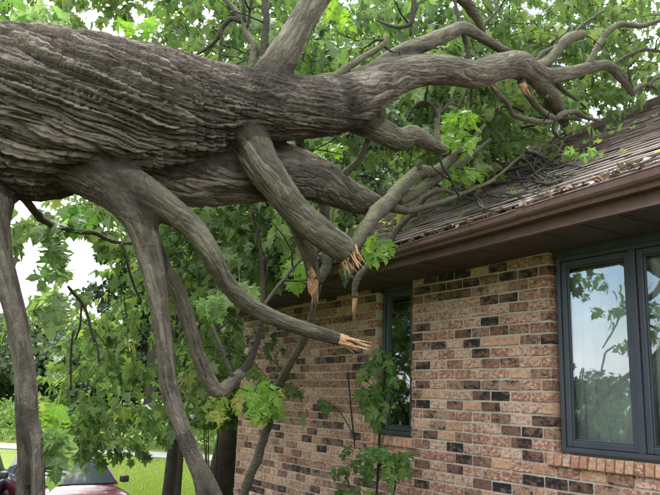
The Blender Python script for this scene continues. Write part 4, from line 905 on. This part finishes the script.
# rough growth beyond the road
N = 26000; s = rng.uniform(-45, 45, N); w = 4.0+rng.uniform(0, 6, N); P = ROAD_A+ROAD_D*s[:, None]+ROAD_N*w[:, None]
hh = (1.5+.7*vnoise(np.stack([P[:, 0]*.5, P[:, 1]*.5, P[:, 0]*0], 1)))*np.minimum(1, (w-3.6)/1.6); P[:, 2] = gz(P[:, 0], P[:, 1])+hh*rng.random(N)**.6
P += rng.normal(0, .12, (N, 3)); P[:, 2] = np.maximum(P[:, 2], GZ+.05)
me = leaf_mesh('undergrowth', P, rng.normal(0, 1, (N, 3))+[0, 0, .2], rng.normal(0, .5, (N, 3))+[0, 0, 1], .26*rng.uniform(.6, 1.3, N), np.clip(rng.normal(.55, .2, N), 0, 1), False, leaf_mat('rough_growth', ((0, (.07, .14, .03)), (.6, (.13, .22, .05)), (1, (.20, .28, .08))), .4))
tag(link('undergrowth', me), 'bright green overgrown bank beyond the road', 'undergrowth', kind='stuff')
# grey green plant on the lawn
b = gp(148, 15.2); b = np.array([*b, float(gz(*b))]); o = empty('lawn_plant', b, 'grey green clump of narrow leaves on the lawn beside the red car', 'plant')
N = 900; a = rng.uniform(0, 6.28, N); el = rng.uniform(.3, 1.4, N); d = np.stack([np.cos(a)*np.cos(el), np.sin(a)*np.cos(el), np.sin(el)], 1); P = b+d*rng.uniform(.05, .5, N)[:, None]*[1, 1, .9]
link('leaves', leaf_mesh('leaves', P, d+rng.normal(0, .25, (N, 3)), rng.normal(0, 1, (N, 3)), rng.uniform(.08, .2, N), rng.random(N), False, leaf_mat('sage_leaf', ((0, (.08, .12, .07)), (1, (.22, .28, .19))), .3)), None, o)
st = Bag()
for q in range(14): st.tube(np.array([b, b+d[q]*.25, b+d[q]*.45]), np.array([.006, .005, .003]), 4)
link('stems', st.mesh('stems'), TWIG, o)
# flowering shrub behind the corner
b = at(222, 400, 9.9); b = np.array([b[0], b[1], float(gz(b[0], b[1]))]); o = empty('flowering_shrub', b, 'leafy shrub with a pink flower behind the far wall corner', 'shrub')
N = 5200; P = b+np.array([0, 0, 1.6])+rng.normal(0, 1, (N, 3))*[.30, .34, .62]; P = P[(P[:, 1] > 8.75) | (P[:, 0] < 3.8)]; P = P[P[:, 2] > 1.15]; N = len(P); d = rng.normal(0, 1, (N, 3))
link('leaves', leaf_mesh('leaves', P, d+[0, 0, -.3], rng.normal(0, .5, (N, 3))+[0, 0, 1], rng.uniform(.06, .12, N), np.clip(rng.normal(.4, .2, N), 0, 1), True, LEAF), None, o)
st = Bag()
for q in range(4): e = rng.normal(0, .25, 3); st.tube(np.array([b, b+[e[0]*.5, e[1]*.5, 1.0], b+[e[0], e[1], 2.2]]), np.array([.018, .012, .004]), 5)
link('stems', st.mesh('stems'), TWIG, o)
PINK = mat('pale_pink_petal', (.75, .55, .60), .6)
for (px, py, d) in ((222, 327, 9.4), (216, 338, 9.6)):
    c = Vector(at(px, py, d)); ax = (Vector(EYE)-c).normalized(); s_ = ax.orthogonal().normalized(); u_ = ax.cross(s_); mb = MB()
    for q in range(6):
        a = q*1.047; dr = s_*math.cos(a)+u_*math.sin(a); pe = s_*-math.sin(a)+u_*math.cos(a)
        mb.quad(tuple(c), tuple(c+dr*.035-pe*.022+ax*.014), tuple(c+dr*.062+ax*.022), tuple(c+dr*.035+pe*.022+ax*.014))
    f = mb.build('flower', PINK, o)
# ---- vine at the narrow window and the young plant under it
def wall_plant(name, label, cat, stems, leaves, size, mtl, base):
    o = empty(name, base, label, cat); 
    for L in stems:
        P = catmull(np.array([[*at(x, y, d), r*d/FPX] for x, y, d, r in L]), .05); bg_ = Bag(); bg_.tube(P[:, :3], P[:, 3], 5); link('stem', bg_.mesh('stem'), TWIG, o)
    for (x, y, d) in leaves:
        P = at(x, y, d); v = (EYE-P)/np.linalg.norm(EYE-P)
        hero_leaf(P, rng.normal(0, .35, 3)+[0, 0, -1], v*random.uniform(.4, 1)+np.array([-.4, 0, random.uniform(.2, .8)])+rng.normal(0, .3, 3), size*random.uniform(.65, 1.2), mtl, o)
    return o
def wd(px, off): r = (ROT @ cdir(px, 400))/FPX; return (WX-off)/r[0]
g0 = at(372, 400, wd(372, .15))
lv = [(random.gauss(381, 7), random.uniform(348, 424)) for q in range(24)]+[(random.gauss(366, 4), random.uniform(360, 376)) for q in range(6)]+[(random.gauss(367, 5), random.uniform(388, 408)) for q in range(9)]+[(323, 402), (327, 405), (320, 400)]
wall_plant('climbing_vine', 'leafy vine climbing the brick beside the narrow window', 'vine',
  [[(362, 560, wd(362, .08), .9), (358, 480, wd(358, .06), .9), (352, 420, wd(352, .05), .8), (348, 372, wd(348, .05), .6)], [(376, 560, wd(376, .12), 1.2), (378, 470, wd(378, .10), 1.2), (381, 410, wd(381, .12), 1.1), (385, 370, wd(385, .14), .9), (380, 345, wd(380, .14), .6)], [(380, 420, wd(380, .12), .8), (370, 402, wd(370, .1), .7), (363, 386, wd(363, .1), .5)], [(356, 440, wd(356, .05), .6), (340, 412, wd(340, .06), .5), (324, 400, wd(324, .07), .5)]],
  [(x, y, wd(x, random.uniform(.08, .24))) for x, y in lv], .135, LEAF_HERO, (g0[0], g0[1], float(gz(g0[0], g0[1]))))
g1 = at(375, 400, wd(375, .4)); lv = [(random.gauss(378, 17), 446+abs(random.gauss(0, 26))) for q in range(55)]+[(random.gauss(345, 8), random.uniform(463, 500)) for q in range(18)]+[(random.gauss(400, 6), random.uniform(452, 475)) for q in range(10)]
wall_plant('sapling', 'bright green leafy sapling growing against the wall below the narrow window', 'plant',
  [[(372, 640, wd(372, .45), 1.6), (374, 540, wd(374, .42), 1.4), (378, 470, wd(378, .4), 1), (380, 440, wd(380, .4), .6)], [(372, 600, wd(372, .45), 1.2), (358, 520, wd(358, .4), 1), (345, 470, wd(345, .4), .6)], [(374, 560, wd(374, .42), 1.2), (392, 500, wd(392, .4), 1), (400, 455, wd(400, .4), .6)]],
  [(x, y, wd(x, random.uniform(.28, .55))) for x, y in lv], .10, LEAF_HERO, (g1[0], g1[1], float(gz(g1[0], g1[1]))))
# ---- dead leaves and twigs lying in the gutter and on the roof edge
N = 3000; y = rng.uniform(.8, 8.4, N); den = vnoise(np.stack([y*1.6, y*0, y*0+5], 1)); k = rng.random(N) < np.clip(den*1.6-.25, .1, 1); y = y[k]; N = len(y)
x = 3.395+np.abs(rng.normal(0, .085, N)); z = np.interp(y, yy[::-1] if False else np.linspace(YN, YE+.02, NY), GT)-.008+rng.uniform(0, .045, N)+np.maximum(0, x-3.44)*.62+.012
P = np.stack([x, y, z], 1); LIT = leaf_mat('dead_leaf', ((0, (.10, .055, .035)), (.5, (.22, .12, .075)), (.8, (.34, .21, .14)), (1, (.31, .22, .16))), 0.0)
me = leaf_mesh('dead_leaves', P, rng.normal(0, 1, (N, 3))*[1, 1, .3], rng.normal(0, .45, (N, 3))+[0, 0, 1], rng.uniform(.025, .06, N), rng.random(N), True, LIT)
tag(link('dead_leaves', me), 'brown dead leaves lying along the roof gutter', 'dead leaves', kind='stuff')
N = 70; s = rng.uniform(.1, 3.2, N); y = rng.uniform(2.2, 8.4, N); P = np.array([rp(a, b, .04) for a, b in zip(s, y)])
tag(link('roof_litter', leaf_mesh('roof_litter', P, rng.normal(0, 1, (N, 3))*[1, 1, .3]+[.4, 0, .25], rng.normal(0, .3, (N, 3))+[-.5, 0, .85], rng.uniform(.05, .10, N), np.clip(rng.normal(.75, .2, N), 0, 1), True, LEAF)), 'torn green leaves scattered over the roof shingles', 'leaf litter', kind='stuff')
# ------------------------------------------------------------------ vehicles
def car(name, label, px, d, ang, paint, kind):
    x, y = gp(px, d); z = float(gz(x, y)); o = empty(name, (x, y, z), label, 'car' if kind == 'suv' else 'truck')
    fw = np.array([ROT[0, 2], ROT[1, 2]])*-1; base_a = math.atan2(fw[1], fw[0]); rot = base_a+ang
    RM = Matrix.Rotation(rot, 4, 'Z'); RM.translation = (x, y, z)
    def put(mb, nm, mt, par=None, smooth=True, bev=.0, sub=0):
        mb.v = [tuple(RM @ Vector(v)) for v in mb.v]; ob = mb.build(nm, mt, par or o, smooth, bev); fix_normals(ob.data)
        if sub: q = ob.modifiers.new('s', 'SUBSURF'); q.levels = q.render_levels = sub
        return ob
    W = .90
    def ring(xx, w, zb, zt, cr=.0): return [(xx, -w*.86, zb), (xx, -w, zb+.16), (xx, -w, zt-.22), (xx, -w*.95, zt-.07), (xx, -w*.80, zt), (xx, 0, zt+cr), (xx, w*.80, zt), (xx, w*.95, zt-.07), (xx, w, zt-.22), (xx, w, zb+.16), (xx, w*.86, zb)]
    H = 1.02
    mb = MB(); mb.loft([ring(-2.2, W*.86, .45, H-.1), ring(-2.14, W*.95, .38, H), ring(-1.2, W, .34, H+.02), ring(.4, W, .34, H+.02), ring(.85, W, .34, H+.02, .02), ring(1.5, W*.98, .34, H-.01, .05), ring(1.98, W*.93, .36, H-.07, .05), ring(2.16, W*.86, .42, H-.16, .03), ring(2.2, W*.8, .48, H-.24, .0)])
    put(mb, 'body', paint, sub=2)
    b0, b1, r0, r1, zr = (-2.0, .78, -1.78, .02, 1.53) if kind == 'suv' else (-.9, .78, -.62, .05, 1.55)
    wb, wr = .84, .66
    mb = MB(); mb.loft([[(b0, -wb, H), (b1, -wb, H), (b1+.03, 0, H), (b1, wb, H), (b0, wb, H)], [(r0*.7+b0*.3, -wb*.3-wr*.7, H+.7*(zr-H)), (r1*.7+b1*.3, -wb*.3-wr*.7, H+.7*(zr-H)), (r1*.7+b1*.3+.03, 0, H+.7*(zr-H)+.01), (r1*.7+b1*.3, wb*.3+wr*.7, H+.7*(zr-H)), (r0*.7+b0*.3, wb*.3+wr*.7, H+.7*(zr-H))], [(r0, -wr, zr-.03), (r1, -wr, zr-.03), (r1+.03, 0, zr+.02), (r1, wr, zr-.03), (r0, wr, zr-.03)]])
    put(mb, 'cabin', paint, bev=.035)
    def pane(pts, nm='window'):
        mb = MB(); n_ = (Vector(pts[1])-Vector(pts[0])).cross(Vector(pts[3])-Vector(pts[0])).normalized()*.012
        mb.loft([[tuple(Vector(p)+n_) for p in pts], [tuple(Vector(p)-n_) for p in pts]]); return put(mb, nm, CGLASS, smooth=False)
    def lp(a, b, t): return tuple(a[i]+(b[i]-a[i])*t for i in range(3))
    zl, zh = H+.03, zr-.07
    f0, f1 = lp((b1+.05, -wb*.90, H), (r1+.06, -wr*.90, zr), .07), lp((b1+.05, -wb*.90, H), (r1+.06, -wr*.90, zr), .9)
    pane([f0, (f0[0], -f0[1], f0[2]), (f1[0], -f1[1], f1[2]), f1], 'windshield')
    for sg_ in (-1, 1):
        def sp(xb, xr, t): w_ = (wb+(wr-wb)*t)*sg_; return (xb+(xr-xb)*t, w_+sg_*.006, H+(zr-H)*t)
        cuts = [(b1-.12, r1-.02), (-.25, -.3), (-.33, -.36), (-1.1, -1.08), (-1.2, -1.16), (b0+.15, r0+.1)] if kind == 'suv' else [(b1-.12, r1-.02), (-.2, -.22), (-.3, -.3), (b0+.12, r0+.06)]
        for q in range(0, len(cuts), 2): pane([sp(*cuts[q], .1), sp(*cuts[q+1], .1), sp(*cuts[q+1], .86), sp(*cuts[q], .86)])
    for sx in (-1.38, 1.38):
        for sy in (-1, 1):
            mb = MB(); prof = [(.20, .0), (.34, .01), (.37, .05), (.37, .17), (.34, .21), (.2, .21)]
            mb.loft([[(sx+r_*math.cos(a), sy*(.92-h_), .37+r_*math.sin(a)) for r_, h_ in prof] for a in np.linspace(0, 2*math.pi, 25)[:-1]]+[[(sx+r_, sy*(.92-h_), .37) for r_, h_ in prof]], cap=False); wh = put(mb, 'wheel', RUBBER)
            mb = MB(); mb.loft([[(sx+.205*math.cos(a), sy*.905, .37+.205*math.sin(a)) for a in np.linspace(0, 2*math.pi, 17)[:-1]], [(sx+.06*math.cos(a), sy*.885, .37+.06*math.sin(a)) for a in np.linspace(0, 2*math.pi, 17)[:-1]]]); put(mb, 'rim', CHROME, wh)
    mb = MB(); mb.box(2.12, 2.2, -.42, .42, .60, .84); gr = put(mb, 'grille', DARKP, smooth=False, bev=.01)
    for q in range(7): mb = MB(); yq = -.36+q*.12; mb.box(2.19, 2.215, yq-.028, yq+.028, .62, .83); put(mb, 'grille_bar', CHROME, gr, False, .006)
    for sg_ in (-1, 1):
        mb = MB(); mb.loft([[(xx, sg_*.60+k*.12*math.cos(a), .73+k*.10*math.sin(a)) for a in np.linspace(0, 2*math.pi, 15)[:-1]] for xx, k in ((2.05, 1), (2.16, 1), (2.19, .7))]); put(mb, 'headlight', LENS)
        mb = MB(); mb.box(.45, .60, sg_*.93, sg_*1.10, 1.04, 1.18) if sg_ > 0 else mb.box(.45, .60, -1.10, -.93, 1.04, 1.18); put(mb, 'mirror', DARKP, bev=.03)
    mb = MB(); mb.box(2.1, 2.27, -.84, .84, .42, .58); put(mb, 'bumper', DARKP if kind == 'suv' else CHROME, bev=.04)
    return o
CGLASS = mat('car_glass', (.03, .04, .045), .06, spec=.8); RUBBER = mat('tyre_rubber', (.02, .02, .02), .85); CHROME = mat('bright_metal', (.6, .6, .62), .2, 1); DARKP = mat('dark_plastic', (.03, .03, .032), .5); LENS = mat('headlight_lens', (.7, .72, .72), .12, spec=.8)
def paint(name, c):
    m = mat(name, c, .28, .1); b = m.node_tree.nodes['Principled BSDF']; b.inputs['Coat Weight'].default_value = .8; b.inputs['Coat Roughness'].default_value = .05; t = NT(m); t.bump(t.noise(1.3, 2, .5, t.pos()), .05, .05); return m
car('parked_car', 'dark red car parked on the lawn behind the hanging leaves', 76, 14.9, math.radians(-146), paint('dark_red_paint', (.11, .008, .015)), 'suv')
car('parked_truck', 'dark blue pickup truck at the left edge behind the limb', -34, 15.2, math.radians(-165), paint('dark_blue_paint', (.02, .03, .07)), 'pickup')
